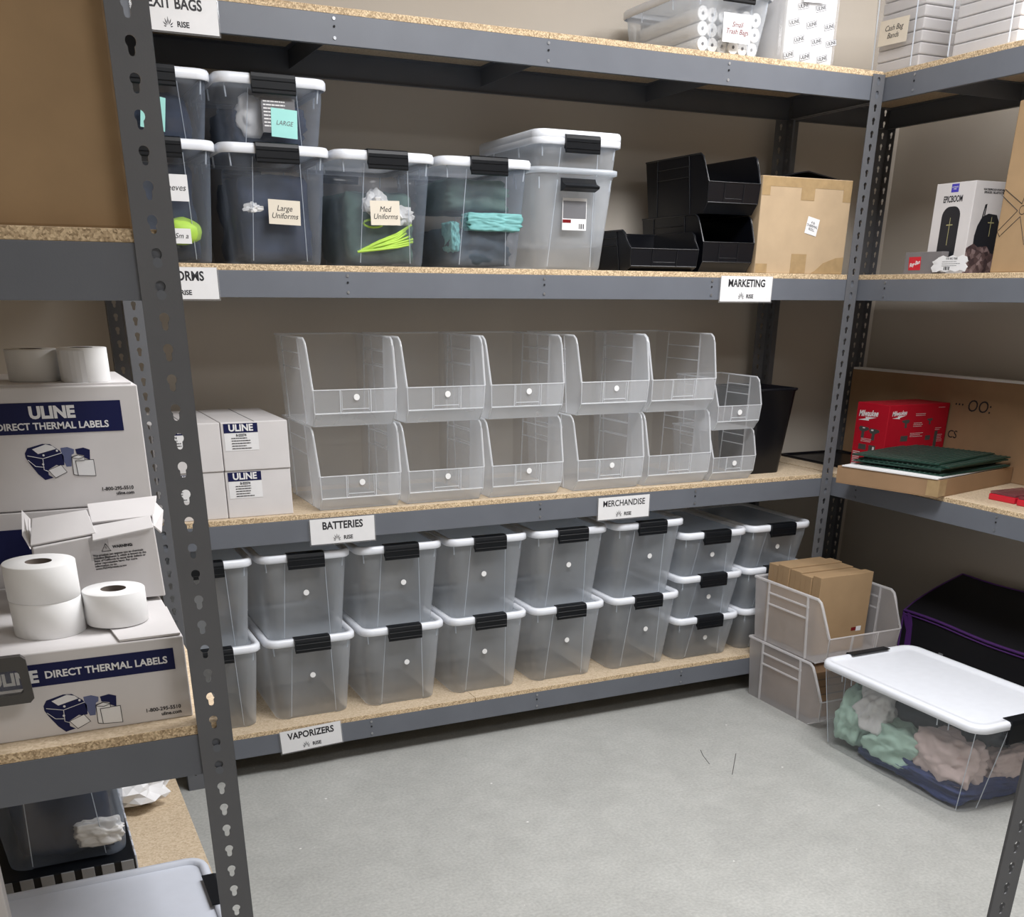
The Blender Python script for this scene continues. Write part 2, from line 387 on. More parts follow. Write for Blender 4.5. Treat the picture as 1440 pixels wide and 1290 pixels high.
def board(parent, x0, x1, y0, y1, z, name='shelf_board'):
    mb = MB(); mb.box(x0, x1, y0, y1, z, z + BT)
    mb.m = [1, 1, 1, 1, 0, 0]
    return obj(name, mb, [M['board'], M['bedge']], parent, bevel=.0012)
RX0, RX1, RD = .095, 2.5927, .49
XS = [.714, 1.3435, 1.969]
rack = thing('storage_rack', 'long grey steel rack along the back wall, with four chipboard shelves', 'shelving')
post(rack, RX0, 0, 1, 1); post(rack, RX1, 0, -1, 1); post(rack, RX0, RD, 1, -1); post(rack, RX1, RD, -1, -1)
for zt in (ZT, Z2, Z3, Z4):
    fb = beam(rack, 'x', RX0 + .002, RX1 - .002, .003, 1, zt)
    for x in XS: rivets(fb, 'x', x, .003, 1, zt)
    for xp, s_ in ((RX0 + .0254, 1), (RX1 - .0254, -1)):
        for k in range(60):
            zz = ZK - .011 - k * PITCH - .006
            if zt - HB < zz < zt - .004: obj('rivet', _rp, None, fb, (xp, -.0014, zz))
    beam(rack, 'x', RX0 + .002, RX1 - .002, RD - .003, -1, zt)
    beam(rack, 'y', .037, RD - .037, RX0 + .003, 1, zt); beam(rack, 'y', .037, RD - .037, RX1 - .003, -1, zt)
    for x in XS: obj('crossbar', MB().box(x - .016, x + .016, .006, RD - .006, zt - .0022, zt).box(x - .001, x + .001, .006, RD - .006, zt - .05, zt - .0022), M['metal'], rack)
    cuts = [RX0 + .004, 1.345, RX1 - .004] if zt in (ZT, Z2) else [RX0 + .004, 1.10, 2.12, RX1 - .004]
    for a, b in zip(cuts, cuts[1:]): board(rack, a + .0006, b - .0006, .0035, RD - .004, zt)
QX0, QX1, QY0, QY1 = 2.597, 3.088, .49, -1.99
rackr = thing('storage_rack', 'grey steel rack along the right wall, holding red tool carton and speaker box', 'shelving')
post(rackr, QX0, QY0, 1, -1); post(rackr, QX1, QY0, -1, -1); post(rackr, QX0, QY1, 1, 1); post(rackr, QX1, QY1, -1, 1)
for zt in (ZT, Z2, Z3):
    fb = beam(rackr, 'y', QY1 + .002, QY0 - .002, QX0 + .001, 1, zt)
    for y in (-.131, -.776, -1.40): rivets(fb, 'y', y, QX0 + .001, 1, zt)
    beam(rackr, 'y', QY1 + .002, QY0 - .002, QX1 - .003, -1, zt)
    beam(rackr, 'x', QX0 + .037, QX1 - .037, QY0 - .003, -1, zt); beam(rackr, 'x', QX0 + .037, QX1 - .037, QY1 + .003, 1, zt)
    for y in (-.131, -.776, -1.40): obj('crossbar', MB().box(QX0 + .006, QX1 - .006, y - .016, y + .016, zt - .0022, zt).box(QX0 + .006, QX1 - .006, y - .001, y + .001, zt - .05, zt - .0022), M['metal'], rackr)
    for a, b in ((QY0 - .004, -.76), (-.76, QY1 + .004)): board(rackr, QX0 + .003, QX1 - .004, b + .0006, a - .0006, zt)
rackl = thing('storage_rack', 'grey steel rack at the left, its keyhole post nearest the camera', 'shelving')
LX0, LX1, LY0, LY1 = -.492, 0., -1.6, .486
post(rackl, LX1, LY0, -1, 1, 'post'); post(rackl, LX0, LY0, 1, 1); post(rackl, LX0, LY1, 1, -1)
for zt in (ZT, 1.5246, .8425, .148):
    fb = beam(rackl, 'x', LX0 + .002, LX1 - .002, LY0 + .003, 1, zt)
    for k in range(60):
        zz = ZK - .011 - k * PITCH - .006
        if zt - HB < zz < zt - .004: obj('rivet', _rp, None, fb, (LX1 - .0254, LY0 - .0012, zz))
    beam(rackl, 'y', LY0 + .037, LY1 - .037, LX0 + .003, 1, zt); beam(rackl, 'y', LY0 + .037, -.03, LX1 - .003, -1, zt)
    board(rackl, LX0 + .004, LX1 + (.034 if zt < .2 else -.004), LY0 + .0425 if zt < .2 else LY0 + .004, -.42 if zt < .2 else -.82, zt)
    board(rackl, LX0 + .004, LX1 + (.034 if zt < .2 else -.004), -.419 if zt < .2 else -.819, LY1 - .004, zt)
near = thing('rack_upright', 'grey keyhole steel upright at the lower right edge of the picture', 'upright')
post(near, 1.131, -2.174, -1, 1)

# ---------------------------------------------------------------- latch tubs
def body_loop(z, hw, y0, y1, r, p, d=.005):
    pts = [(-p - .004, y0), (-p, y0 + d), (p, y0 + d), (p + .004, y0)]
    def arc(cx, cy, a0): return [(cx + r * math.cos(math.radians(a0 + 22.5 * k)), cy + r * math.sin(math.radians(a0 + 22.5 * k))) for k in range(5)]
    pts += arc(hw - r, y0 + r, -90) + arc(hw - r, y1 - r, 0) + [(p + .004, y1), (p, y1 - d), (-p, y1 - d), (-p - .004, y1)] + arc(-hw + r, y1 - r, 90) + arc(-hw + r, y0 + r, 180)
    return [(x, y, z) for x, y in pts]
TW, TL = .302, .455
_tubm = {}
def tub_meshes(H, mat='tub', lidmat='lid'):
    k = (H, mat, lidmat)
    if k in _tubm: return _tubm[k]
    t = H / .29
    yb = .030 * t + .012
    body = MB(); L_ = []
    for z, s in ((0, 0), (.004, 0), (.012, .06), (H - .05, .82), (H - .046, .82), (H - .022, .9), (H - .016, 1.)):
        hb = .1225 + (1 - t) * .012; hw = hb + (.142 - hb) * s
        ins = .006 if z == 0 else 0
        L_.append(body_loop(z, hw - ins, yb * (1 - s) + .008 + ins, TL - yb * (1 - s) - .008 - ins, .036, .075 - .016 * s))
    body.loft(L_, cap0=True, cap1=False)
    rib = MB()
    for s in (-1, 1):
        for yy in (0, 1):
            def Y(v): return v if not yy else TL - v
            rib.tube([(s * .0765, Y(yb + .0075), .01), (s * .0635, Y(.0135), H - .03)], .0011, 5)
            rib.tube([(s * .124, Y(.012 + .006), H - .024), (s * .121, Y(.016 + .006), H - .054)], .0022, 4)
        rib.tube([(s * .1455, TL * .30, H - .024), (s * .1435, TL * .30, H - .05)], .0025, 4)
        rib.tube([(s * .1455, TL * .70, H - .024), (s * .1435, TL * .70, H - .05)], .0025, 4)
    lid = MB(); hw = TW / 2
    lid.loft([rrect(hw - .004, .004, TL - .004, .036, H - .024), rrect(hw, 0, TL, .04, H - .021), rrect(hw, 0, TL, .04, H - .006),
              rrect(hw - .004, .004, TL - .004, .036, H), rrect(hw - .016, .016, TL - .016, .028, H), rrect(hw - .019, .019, TL - .019, .026, H - .012)], cap0=False, cap1=False)
    pan = MB(); pan.loft([rrect(hw - .0185, .0185, TL - .0185, .026, H - .014), rrect(hw - .0185, .0185, TL - .0185, .026, H - .011)], smooth=False)
    lat = MB(); pr = [(-.006, H - .046), (-.011, H - .043), (-.012, H - .008), (-.009, H + .001), (-.002, H + .0035), (.022, H + .0035), (.022, H + .0008), (-.001, H + .0003), (-.001, H - .02), (.004, H - .027), (.004, H - .032), (-.002, H - .036)]
    lat.prism(pr, 'x', -.058, .058)
    for k2 in (H - .016, H - .034): lat.box(-.0575, .0575, -.0135, -.011, k2 - .001, k2 + .001)
    r = (body.mesh('tub_body', M[mat]), rib.mesh('moulded_rib', M['rib']), lid.mesh('lid', M[lidmat]), pan.mesh('lid_panel', M['lidp'] if lidmat == 'lid' else M[lidmat]), lat.mesh('latch', M['blk']))
    _tubm[k] = r; return r
DOT = MB().cyl((0, 0, 0), .0092, .0008, 'y', 16).mesh('dot_sticker', M['wroll'])
def tub(H, label, loc, rz=0, mat='tub', dot=None, lid=True, group=None, latch2=True, name='latch_tub'):
    t = thing(name, label, 'storage tub', loc, rz, group)
    b, rb, ld, pn, lt = tub_meshes(H, mat)
    obj('tub_body', b, None, t); obj('moulded_rib', rb, None, t, kind='stuff')
    if lid:
        l = obj('lid', ld, None, t); obj('lid_panel', pn, None, l)
        q = obj('latch', lt, None, t); q.modifiers.new('bevel', 'BEVEL').width = .0015
        if latch2: obj('latch', lt, None, t, (0, TL, 0), rot=(0, 0, math.pi))
    if dot: obj('dot_sticker', DOT, None, t, (dot[0], .0135 + .03 * (1 - dot[1] / H) * H / .29 - .004, dot[1]))
    return t
def noteon(parent, x, y, z, w_, h, mat, s, size, roll=0., tilt=0., ink='ink', name='note_label'):
    n = obj(name, MB().box(-w_ / 2, w_ / 2, 0, .0006, -h / 2, h / 2), M[mat], parent, (x, y, z), rot=(tilt, roll, 0))
    if s: text('handwriting', s, size, M[ink], n, (0, -.0004, 0), shear=.25)
    return n
ZB = Z4 + BT
cols = [.223, .536, .851, 1.164, 1.479, 1.803, 2.094, 2.408]
ordn = ['first', 'second', 'third', 'fourth', 'fifth', 'sixth', 'seventh', 'eighth']
G1 = 'clear latch tubs on the bottom shelf'
yoff = [.012, .02, .018, .014, .012, .012, .02, .03]
xo = [0, .003, 0, 0, 0, 0]
for i in range(6):
    for r in (0, 1):
        rw = 'lower' if r == 0 else 'upper'
        dz = (.155, .16)[r]
        lb = f'tall empty clear tub with white lid, {ordn[i]} from left in {rw} row of bottom shelf'
        if i == 0: lb = f'tall clear tub partly hidden behind the near post, {rw} row of bottom shelf'
        if i == 1 and r == 0: lb = 'tall clear tub in lower row of bottom shelf, just above the VAPORIZERS sign'
        tub(.29, lb, (cols[i] + (.0 if r else 0), yoff[i] + (.004 if r else 0), ZB + r * .272), dot=None if i == 0 else (-.012 + .012 * ((i * 7 + r * 3) % 3), dz), group=G1)
for i in (6, 7):
    for r in range(3):
        rw = ('lowest', 'middle', 'topmost')[r]
        where = 'left stack of three shallow clear tubs' if i == 6 else 'stack of shallow clear tubs beside right post'
        tub(.175, f'shallow clear tub with white lid, {rw} in {where}', (cols[i], yoff[i], ZB + r * .1635), dot=(0, .085), group=G1)

# second shelf: clothing tubs
ZS = Z2 + BT
tB = tub(.29, 'clear tub holding neon green item in bag, behind near post, on UNIFORMS shelf', (.232, .012, ZS), mat='tub_f')
tBu = tub(.175, 'shallow clear tub with mint sticky note, half hidden behind near post', (.236, .012, ZS + .272), mat='tub_f')
tA = tub(.29, 'clear tub of navy clothing with note reading Large Uniforms', (.540, .012, ZS), mat='tub_f')
tAu = tub(.175, 'shallow clear tub with mint note reading Large, on top of Large Uniforms tub', (.543, .012, ZS + .272), mat='tub_f')
tM = tub(.29, 'clear tub with neon green laces and note reading Med Uniforms', (.850, .012, ZS), mat='tub_f')
tG = tub(.29, 'clear tub of slate bagged clothing with teal band, right of Med Uniforms tub', (1.160, .012, ZS), mat='tub_f')
noteon(tB, .030, .012, .178, .075, .062, 'white', 'Sleeves', .021)
noteon(tB, .038, .016, .065, .05, .036, 'white', 'Sm a', .018)
noteon(tBu, -.004, .008, .072, .060, .075, 'mint', '', .02, roll=.14)
noteon(tA, .012, .014, .130, .088, .060, 'note', 'Large\nUniforms', .0195, roll=.03)
noteon(tAu, .025, .009, .068, .070, .066, 'mint', 'LARGE', .015, roll=.05, ink='greyprint')
n = obj('product_label', MB().box(-.045, .045, 0, .0005, -.04, .04), M['greyprint'], tAu, (.012, .0105, .085))
lines('fine_print', 8, M['white'], n, (-.04, -.0004, .03), wd=.075, gap=.008, th=.003, seed=3)
noteon(tM, -.008, .012, .138, .088, .062, 'note', 'Med\nUniforms', .0195, roll=-.02)
def stuffing(nm, label, tubobj, mat, h, seed, boxy=.85, cat='clothing', sx=.106, y0=.06, y1=.395, zb=.006, dx=0, dy=0, amp=.16, sub=4):
    l = tubobj.location
    o = crumple(nm, M[mat], None, (l.x + dx, l.y + (y0 + y1) / 2 + dy, l.z + zb + h / 2), (sx, (y1 - y0) / 2, h / 2), seed, amp=amp, flat=False, sub=sub, boxy=boxy)
    return props(o, label, cat)
stuffing('folded_clothes', 'navy folded clothing filling the Large Uniforms tub', tA, 'ncloth', .225, 1)
stuffing('folded_clothes', 'navy folded clothing in the shallow tub marked Large', tAu, 'ncloth', .115, 2, y0=.05, y1=.4)
stuffing('folded_clothes', 'navy clothing in the tub with a neon item behind near post', tB, 'ncloth', .24, 3, y0=.085)
stuffing('folded_clothes', 'navy clothing in the shallow tub half hidden by near post', tBu, 'ncloth', .125, 4)
stuffing('folded_clothes', 'grey green clothing under the neon laces in Med Uniforms tub', tM, 'gcloth', .20, 5, y0=.07)
stuffing('bagged_clothes', 'slate clothing in clear bags below the teal band', tG, 'dcloth', .108, 6, y0=.045)
stuffing('bagged_clothes', 'grey green bagged clothing at the top of the teal band tub', tG, 'gcloth', .09, 8, zb=.155, y0=.06)
def cloth(nm, label, mat, loc, size, seed, amp=.4, sub=3, flat=True, cat='cloth'):
    return props(crumple(nm, M[mat], None, loc, size, seed, amp, flat, sub), label, cat)
cloth('white_cloth', 'crumpled white cloth behind the Med Uniforms note', 'wcloth', (.825, .066, ZS + .165), (.036, .022, .036), 11, .6)
cloth('white_cloth', 'small crumpled white cloth right of the Med Uniforms note', 'wcloth', (.908, .070, ZS + .135), (.034, .02, .026), 12, .7)
cloth('white_cloth', 'scrap of white paper inside left of the Large Uniforms tub', 'wcloth', (.472, .05, ZS + .140), (.022, .008, .012), 13, .8)
cloth('white_mask', 'pale curved cloth piece inside the shallow tub marked Large', 'wcloth', (.492, .07, ZS + .272 + .085), (.040, .018, .050), 14, .35, flat=False)
garment('teal_shirt', 'bright teal folded band in the slate clothing tub', 'teal', (1.195, .068, ZS + .126), (.098, .034, .026), 15, .1, .85)
garment('teal_bag', 'dull teal bag low at the left in the slate clothing tub', 'teal', (1.072, .10, ZS + .085), (.016, .05, .045), 17, .2, .7)
cloth('neon_pack', 'neon green garment in a clear bag behind near post', 'neon', (.282, .068, ZS + .078), (.050, .026, .034), 16, .12, flat=False)
nl = thing('neon_laces', 'bundle of neon green laces in the Med Uniforms tub', 'laces', (.85, .058, ZS + .03))
rd = random.Random(5)
for k in range(8):
    mb = MB(); a = k / 7
    mb.tube([(-.085 + .02 * a, .008 * (k % 2), .008 + .008 * a), (-.02, -.008 + .003 * (k % 3), .015 + .022 * a), (.035, -.004, .022 + .035 * a), (.075 + .012 * math.sin(k), 0, .030 + .052 * a)], .0033, 6)
    obj('lace', mb, M['neon'], nl)
mb = MB(); mb.tube([(-.035 + .03 * math.cos(t) , -.004, .082 + .01 * math.sin(t)) for t in [k * math.pi / 6 for k in range(12)]], .0032, 6, closed=True); obj('lace', mb, M['neon'], nl)
# nested clear tubs with spare lids
tC = tub(.275, 'bottom tub of the nested empty pair with printed label, black handle open', (1.456, .01, ZS), lid=False, name='nested_tub')
obj('rim', MB().loft([rrect(.145, .004, TL - .004, .04, .262), rrect(.152, -.002, TL + .002, .042, .264), rrect(.152, -.002, TL + .002, .042, .276), rrect(.146, .004, TL - .004, .04, .278)], False, False), M['rib'], tC)
obj('latch', MB().prism([(-.004, .215), (-.03, .222), (-.033, .228), (-.012, .236), (-.002, .25), (.004, .25), (.004, .215)], 'x', -.058, .058), M['blk'], tC, bevel=.002)
n = obj('product_label', MB().box(-.042, .042, 0, .0005, -.044, .044), M['white'], tC, (.0, .018, .155))
obj('label_picture', MB().box(-.040, .040, 0, .0004, -.012, .036), M['greyprint'], n, (0, -.0005, 0))
obj('label_picture', MB().box(-.041, -.012, 0, .0004, -.024, -.015), M['redink'], n, (0, -.0005, 0))
obj('barcode', MB().box(.016, .018, 0, .0004, -.04, -.026).box(.02, .021, 0, .0004, -.04, -.026).box(.023, .026, 0, .0004, -.04, -.026).box(.028, .029, 0, .0004, -.04, -.026).box(.031, .034, 0, .0004, -.04, -.026), M['ink'], n, (0, -.0005, 0), kind='stuff')
tC2 = tub(.29, 'upper tub of the nested empty pair, closed with a white lid', (1.463, .006, ZS + .070), name='nested_tub')
sl = thing('spare_lid', 'spare white lid lying on top of the nested empty tubs', 'lid', (1.463, .006, ZS + .070 + .0145))
obj('lid_rim', _tubm[(.29, 'tub', 'lid')][2], None, sl); obj('lid_panel', _tubm[(.29, 'tub', 'lid')][3], None, sl)

# ---------------------------------------------------------------- open stacking bins
def bin_meshes(W, L_, H, F, mat, rimmat, lipz=(.16, .43), T=.0028):
    """front lip at y=0, foot at y=F, open top and front"""
    hb = W / 2 - .014; ht = W / 2 - .005; l0, l1 = H * lipz[0], H * lipz[1]
    def X(z): return hb + (ht - hb) * z / H
    body = MB()
    ys_ = L_ * .27
    prof = [(F, 0), (.004, l0), (0, l1), (F * .75 + .003, H - .028), (F * .85 + .008, H - .010), (F * .9 + .022, H - .001)]
    front = prof + [(ys_ + .012, H), (ys_, 0)]
    rear = [(ys_, 0), (ys_ + .012, H), (L_, H), (L_ - .02, 0)]
    for s in (-1, 1):
        for pf, mi in ((front, 0), (rear, 1)):
            vo = [(s * X(z), y, z) for y, z in pf]; vi = [(s * (X(z) - T), y, z) for y, z in pf]; n = len(pf)
            body.add(vo + vi, [tuple(range(n)), tuple(range(2 * n - 1, n - 1, -1))] + [(i, (i + 1) % n, n + (i + 1) % n, n + i) for i in range(n) if not (pf is rear and i == 0) and not (pf is front and i == n - 2)], mi)
    body.box(-hb, hb, F, L_ - .02, 0, T)
    def slab(a, b, mi=0):  # quad panel between two (y,z) lines
        (y0, z0), (y1, z1) = a, b
        x0, x1 = X(z0) - T, X(z1) - T
        vs = [(-x0, y0, z0), (x0, y0, z0), (x1, y1, z1), (-x1, y1, z1)]
        vs += [(x, y + T, z) for x, y, z in vs]
        body.add(vs, [(0, 1, 2, 3), (7, 6, 5, 4), (0, 4, 5, 1), (1, 5, 6, 2), (2, 6, 7, 3), (3, 7, 4, 0)], mi)
    slab((F, 0), (.004, l0)); slab((.004, l0), (0, l1)); slab((L_ - .02, 0), (L_ - .002, H), 1)
    rim = MB(); rr = .0030 * (W / .28) ** .5 * (1.5 if mat == 'binf' else 1)
    for s in (-1, 1):
        rim.tube([(s * (X(z) + .0005), y, z) for y, z in [(0.001, l1), prof[3], prof[4], prof[5], (L_, H)]], rr, 6)
        rim.tube([(s * (X(z)), y, z) for y, z in [(F, .001), (.004, l0), (0, l1)]], rr * .6, 5)
    rim.tube([(-X(H), L_, H), (X(H), L_, H)], rr, 6)
    rim.tube([(-X(l1), 0, l1), (X(l1), 0, l1)], rr * .55, 5); rim.tube([(-X(l0), .004, l0), (X(l0), .004, l0)], rr * .7, 5)
    rim.tube([(-hb, F + .002, .002), (hb, F + .002, .002)], rr * .7, 5)
    rib = MB(); r2 = rr * (.85 if mat == 'binf' else .6)
    for s in (-1, 1):
        ya, yb = L_ * .27, L_ * .80
        for y in (ya, yb): rib.tube([(s * (X(0) + .001), y, .002), (s * (X(H) + .001), y + (.012 if y == ya else 0), H - .004)], r2 * 1.25, 5)
        for z in (.82, .64): rib.tube([(s * (X(H * z) + .001), ya + .004, H * z), (s * (X(H * z) + .001), yb, H * z)], r2, 5)
        rib.tube([(s * W * .17, -.001, l1 - .002), (s * W * .17, .003, l0 + .002)], r2, 4)
        rib.tube([(s * W * .15, .001, l1 - .004), (s * W * .15, .004, l0 + .006)], r2 * .5, 4)
    rib.tube([(-W * .15, .003, l0 + .012), (W * .15, .003, l0 + .012)], r2 * .6, 4)
    return (body.mesh('bin_body', [M[mat], M[{'bin': 'bin_shade'}.get(mat, mat)]]), rim.mesh('bin_rim', M[rimmat]), rib.mesh('moulded_rib', M[rimmat]))
def obin(ms, label, loc, dot=None, group=None, cat='open bin', name='stacking_bin'):
    t = thing(name, label, cat, loc, 0, group)
    for nm, me in zip(('bin_body', 'bin_rim', 'moulded_rib'), ms): obj(nm, me, None, t, kind='stuff' if nm != 'bin_body' else None)
    if dot: obj('dot_sticker', DOT, None, t, (dot[0], -.0022, dot[1]))
    return t
Z3B = Z3 + BT
bg = bin_meshes(.278, .40, .248, .036, 'bin', 'binrim')
bs = bin_meshes(.205, .27, .176, .028, 'bin', 'binrim', (.18, .48))
bx = [.7235, 1.0085, 1.297, 1.613, 1.893]
G2 = 'large frosted open bins on the third shelf'
for i, x in enumerate(bx):
    for r in (0, 1):
        tn = ['leftmost, beside the white label cartons', 'second from left', 'middle of five', 'fourth from left', 'rightmost, next to the small bins'][i]
        d = None if i == 4 else ((.003, .085))
        obin(bg, f'large frosted open bin, {"lower" if r == 0 else "upper"} row, {tn}', (x + .004 * r * (1 if i % 2 else -1), .004, Z3B + r * .2485), d, G2)
G3 = 'small frosted open bins by the waste bin'
obin(bs, 'small frosted open bin standing on the shelf beside black waste bin', (2.134, .010, Z3B), (.0, .062), G3)
obin(bs, 'small frosted open bin stacked on another beside black waste bin', (2.137, .010, Z3B + .1762), (.0, .062), G3)
# waste bin
wb = thing('waste_bin', 'tall black tapered waste bin at the right end of third shelf', 'waste bin', (2.345, .20, Z3B))
lo = [rrect(.072, -.10, .10, .02, 0), rrect(.073, -.101, .101, .02, .004), rrect(.098, -.128, .128, .024, .296), rrect(.104, -.134, .134, .026, .300), rrect(.104, -.134, .134, .026, .307), rrect(.095, -.125, .125, .022, .307), rrect(.07, -.098, .098, .02, .006)]
obj('bin_body', MB().loft(lo, True, True), M['blkb'], wb)

# ---------------------------------------------------------------- small white label cartons on third shelf
def carton(name, label, cat, loc, W, D, H, mat, parts=None, bevel=.0025, rz=0, group=None, seam=True, tapem=None):
    """box with loc at front-bottom-left corner"""
    t = thing(name, label, cat, loc, rz, group)
    obj('carton_body', MB().box(0, W, 0, D, 0, H), mat, t, bevel=bevel)
    if seam: obj('flap_seam', MB().box(.002, W - .002, D / 2 - .001, D / 2 + .001, H, H + .0006), M['greyprint'], t)
    if tapem: obj('tape_strip', MB().box(W / 2 - .025, W / 2 + .025, -.0005, D, H + .0001, H + .0007).box(W / 2 - .025, W / 2 + .025, -.0006, 0, H - .05, H + .0007), tapem, t)
    return t
G4 = 'white label cartons on the third shelf'
for cx, cn in ((.120, 'left'), (.3165, 'right')):
    for r in (0, 1):
        H = .137
        t = carton('label_carton', f'white label carton, {"lower" if r == 0 else "upper"} {cn} of the four stacked beside frosted bins', 'box', (cx + .001 * r, .028 - .004 * r, Z3B + r * .1375), .1945, .375, H, M['wbox'], group=G4, seam=False)
        obj('flap_seam', MB().box(.096, .0985, .002, .373, H, H + .0006), M['greyprint'], t)
        lx = .055 if cn == 'right' else .07
        n = obj('carton_label', MB().box(0, .098, 0, .0005, 0, .076), M['white'], t, (.008, -.0008, H - .080))
        obj('label_band', MB().box(.0, .098, 0, .0004, .050, .076), M['navy'], n, (0, -.0006, 0))
        text('lettering', 'ULINE', .026, M['white'], n, (.049, -.0011, .063), bold=.0009)
        text('lettering', 'S-22274', .009, M['ink'], n, (.049, -.0008, .043), bold=.0003)
        lines('fine_print', 5, M['ink'], n, (.02, -.0008, .034), wd=.058, gap=.0072, th=.0022, seed=r + 3)

# ---------------------------------------------------------------- black bins and taped carton on second shelf
M['blkrim'] = plain('black_rim_plastic', (.008, .009, .012), .25, spec=.5)
bb1 = bin_meshes(.275, .28, .118, .03, 'blkb', 'blkrim', (.12, .55))
bb2 = bin_meshes(.222, .38, .172, .03, 'blkb', 'blkrim', (.18, .52))
obin(bb1, 'low wide black open bin beside the nested clear tubs', (1.776, .0, ZS), cat='open bin')
obin(bb2, 'black open bin standing on shelf beside the taped carton', (2.026, .004, ZS))
obin(bb2, 'black open bin stacked on top, next to the taped carton', (2.028, .002, ZS + .1735))
t = carton('taped_carton', 'square brown carton with worn tape on all edges and small white label', 'box', (2.152, .022, ZS), .382, .36, .292, M['kraftp'], seam=False)
obj('tape_strip', MB().box(.004, .378, -.0006, 0, .262, .290), M['tape'], t)
obj('tape_strip', MB().box(.165, .222, -.0008, 0, .225, .262), M['tape'], t)
obj('tape_strip', MB().box(.150, .215, -.0008, 0, .002, .062), M['tape'], t)
obj('tape_strip', MB().box(.002, .035, -.0007, 0, .235, .2905).box(.345, .380, -.0007, 0, .225, .2905), M['tape'], t)
obj('tape_strip', MB().box(.002, .05, -.0007, 0, .002, .03), M['tape'], t)
obj('tape_strip', MB().prism([(.24, .002), (.379, .002), (.379, .055), (.345, .052), (.29, .035), (.26, .012)], 'y', -.0009, 0), M['tape'], t)
n = obj('shipping_label', MB().box(-.026, .026, 0, .0005, -.026, .026), M['white'], t, (.225, -.0012, .148), rot=(0, .2, 0))
text('lettering', '4 lb\nTHERMAL\nROLL', .011, M['ink'], n, (0, -.0004, 0))
for k, (pts, zz) in enumerate((([(.12, .05), (.31, .03), (.34, .2), (.10, .22)], .293),)):
    pl = thing('black_folder', 'thin black plastic sheet lying on the taped carton', 'folder', (2.152, .02, ZS + .2925))
    mb = MB(); prf = [(.10, .002), (.17, .018), (.20, .022), (.27, .012), (.34, .002), (.34, .0), (.27, .009), (.20, .019), (.17, .015), (.10, 0)]
    mb.prism(prf, 'y', .02, .22); obj('sheet', mb, M['blkb'], pl)

# ---------------------------------------------------------------- top shelf
ZTS = ZT + BT
tt = tub(.175, 'shallow clear tub with note Small Trash Bags on the top shelf', (1.988, .010, ZTS))
noteon(tt, .008, .004, .068, .105, .075, 'white', 'Small\nTrash Bags', .019, ink='redink')
G5 = 'white rolls of trash bags in the top shelf tub'
rm = MB().cyl((0, 0, 0), .019, .33, 'y', 18); rm.cyl((0, -.001, 0), .0045, .004, 'y', 10, 1)
rme = rm.mesh('bag_roll', [M['wroll'], M['greyprint']])
for k, (x, z) in enumerate([(-.094, .024), (-.056, .024), (-.018, .024), (.020, .024), (.058, .024), (.096, .024), (-.098, .0625), (.10, .0625), (-.058, .063), (.060, .063), (-.02, .063), (.02, .063), (-.10, .101), (.10, .101), (-.06, .101), (.06, .101), (-.02, .101), (.02, .101)]):
    o = bpy.data.objects.new('bag_roll', rme); COL.objects.link(o); o.location = (1.988 + x, .045 + (k % 3) * .004, ZTS + .002 + z)
    props(o, f'white roll of trash bags in the top shelf tub, {["bottom", "middle", "top"][k // 6]} row, {ordn[[0, 1, 2, 3, 4, 5, 0, 5, 1, 4, 2, 3, 0, 5, 1, 4, 2, 3][k]]} from left', 'bag roll', G5)
tp = thing('towel_pack', 'white wrapped paper towel packs with printed diagonal name, on top shelf', 'towel pack', (2.182, .02, ZTS))
obj('paper_wrap', MB().box(0, .198, 0, .33, 0, .30), M['white'], tp, bevel=.008)
obj('clear_bag', MB().box(-.03, .203, -.008, .338, 0.0005, .33), M['wrap'], tp, bevel=.012)
k = 0
for zz, xs in ((.018, (.01, .075, .145)), (.062, (.045, .115, .175)), (.105, (.02, .09, .16)), (.15, (.05, .12)), (.195, (.02, .09, .16)), (.24, (.05, .13))):
    for x in xs:
        f = obj('printed_name', MB().box(-.021, .021, -.0003, 0, -.0085, .0085), M['greyprint'], tp, (x + .012, -.0004, zz), rot=(0, -.25, 0))
        f2 = obj('name_panel', MB().box(-.0195, .0195, -.0003, 0, -.007, .007), M['white'], f, (0, -.0003, 0))
        text('lettering', 'ULINE', .0135, M['ink'], f, (0, -.0009, 0), bold=.0004)
        k += 1
noteon(tp, .095, -.0095, .205, .085, .09, 'white', 'Paper\nTowels', .022, ink='redink', roll=-.05)
def tall_tote(label, y0, y1, z, seed, extra=None):
    W = y0 - y1
    t = thing('tall_tote', label, 'storage tub', (QX0 + .012, y0, z))
    # footprint x 0..0.40, y 0..-W
    def rr(i, zz): return [(x + .2, y - W / 2, zz) for x, y, _ in [(p[1], p[0], 0) for p in rrect(W / 2 - i, -.2 + i, .2 - i, .02, zz)]]
    obj('tub_body', MB().loft([rr(.012, 0), rr(.010, .004), rr(.0, .30), rr(-.004, .305), rr(-.004, .312)], True, False), M['wrap'], t)
    rb = MB()
    for yy in (-.035, -W + .035): rb.tube([(-.002, yy, .004), (-.004, yy + .004, .30)], .0022, 5)
    obj('moulded_rib', rb, M['rib'], t, kind='stuff')
    obj('lid', MB().loft([rr(-.004, .305), rr(-.008, .308), rr(-.008, .322), rr(-.004, .326)]), M['lid'], t)
    st = thing('bag_bundle', label.replace('tall clear tub', 'white folded bag bundles inside the tub').replace(' on top shelf', ''), 'bag bundle', (QX0 + .035, y0, z + .005))
    for k in range(8):
        obj('bundle', MB().box(.0, .33, -W + .028, -.026, k * .0335, k * .0335 + .0315), M['wbox'], st, bevel=.004)
    return t
t1 = tall_tote('tall clear tub with a Cash Bag Bands note on top shelf, above right post', .118, -.128, ZTS, 1)
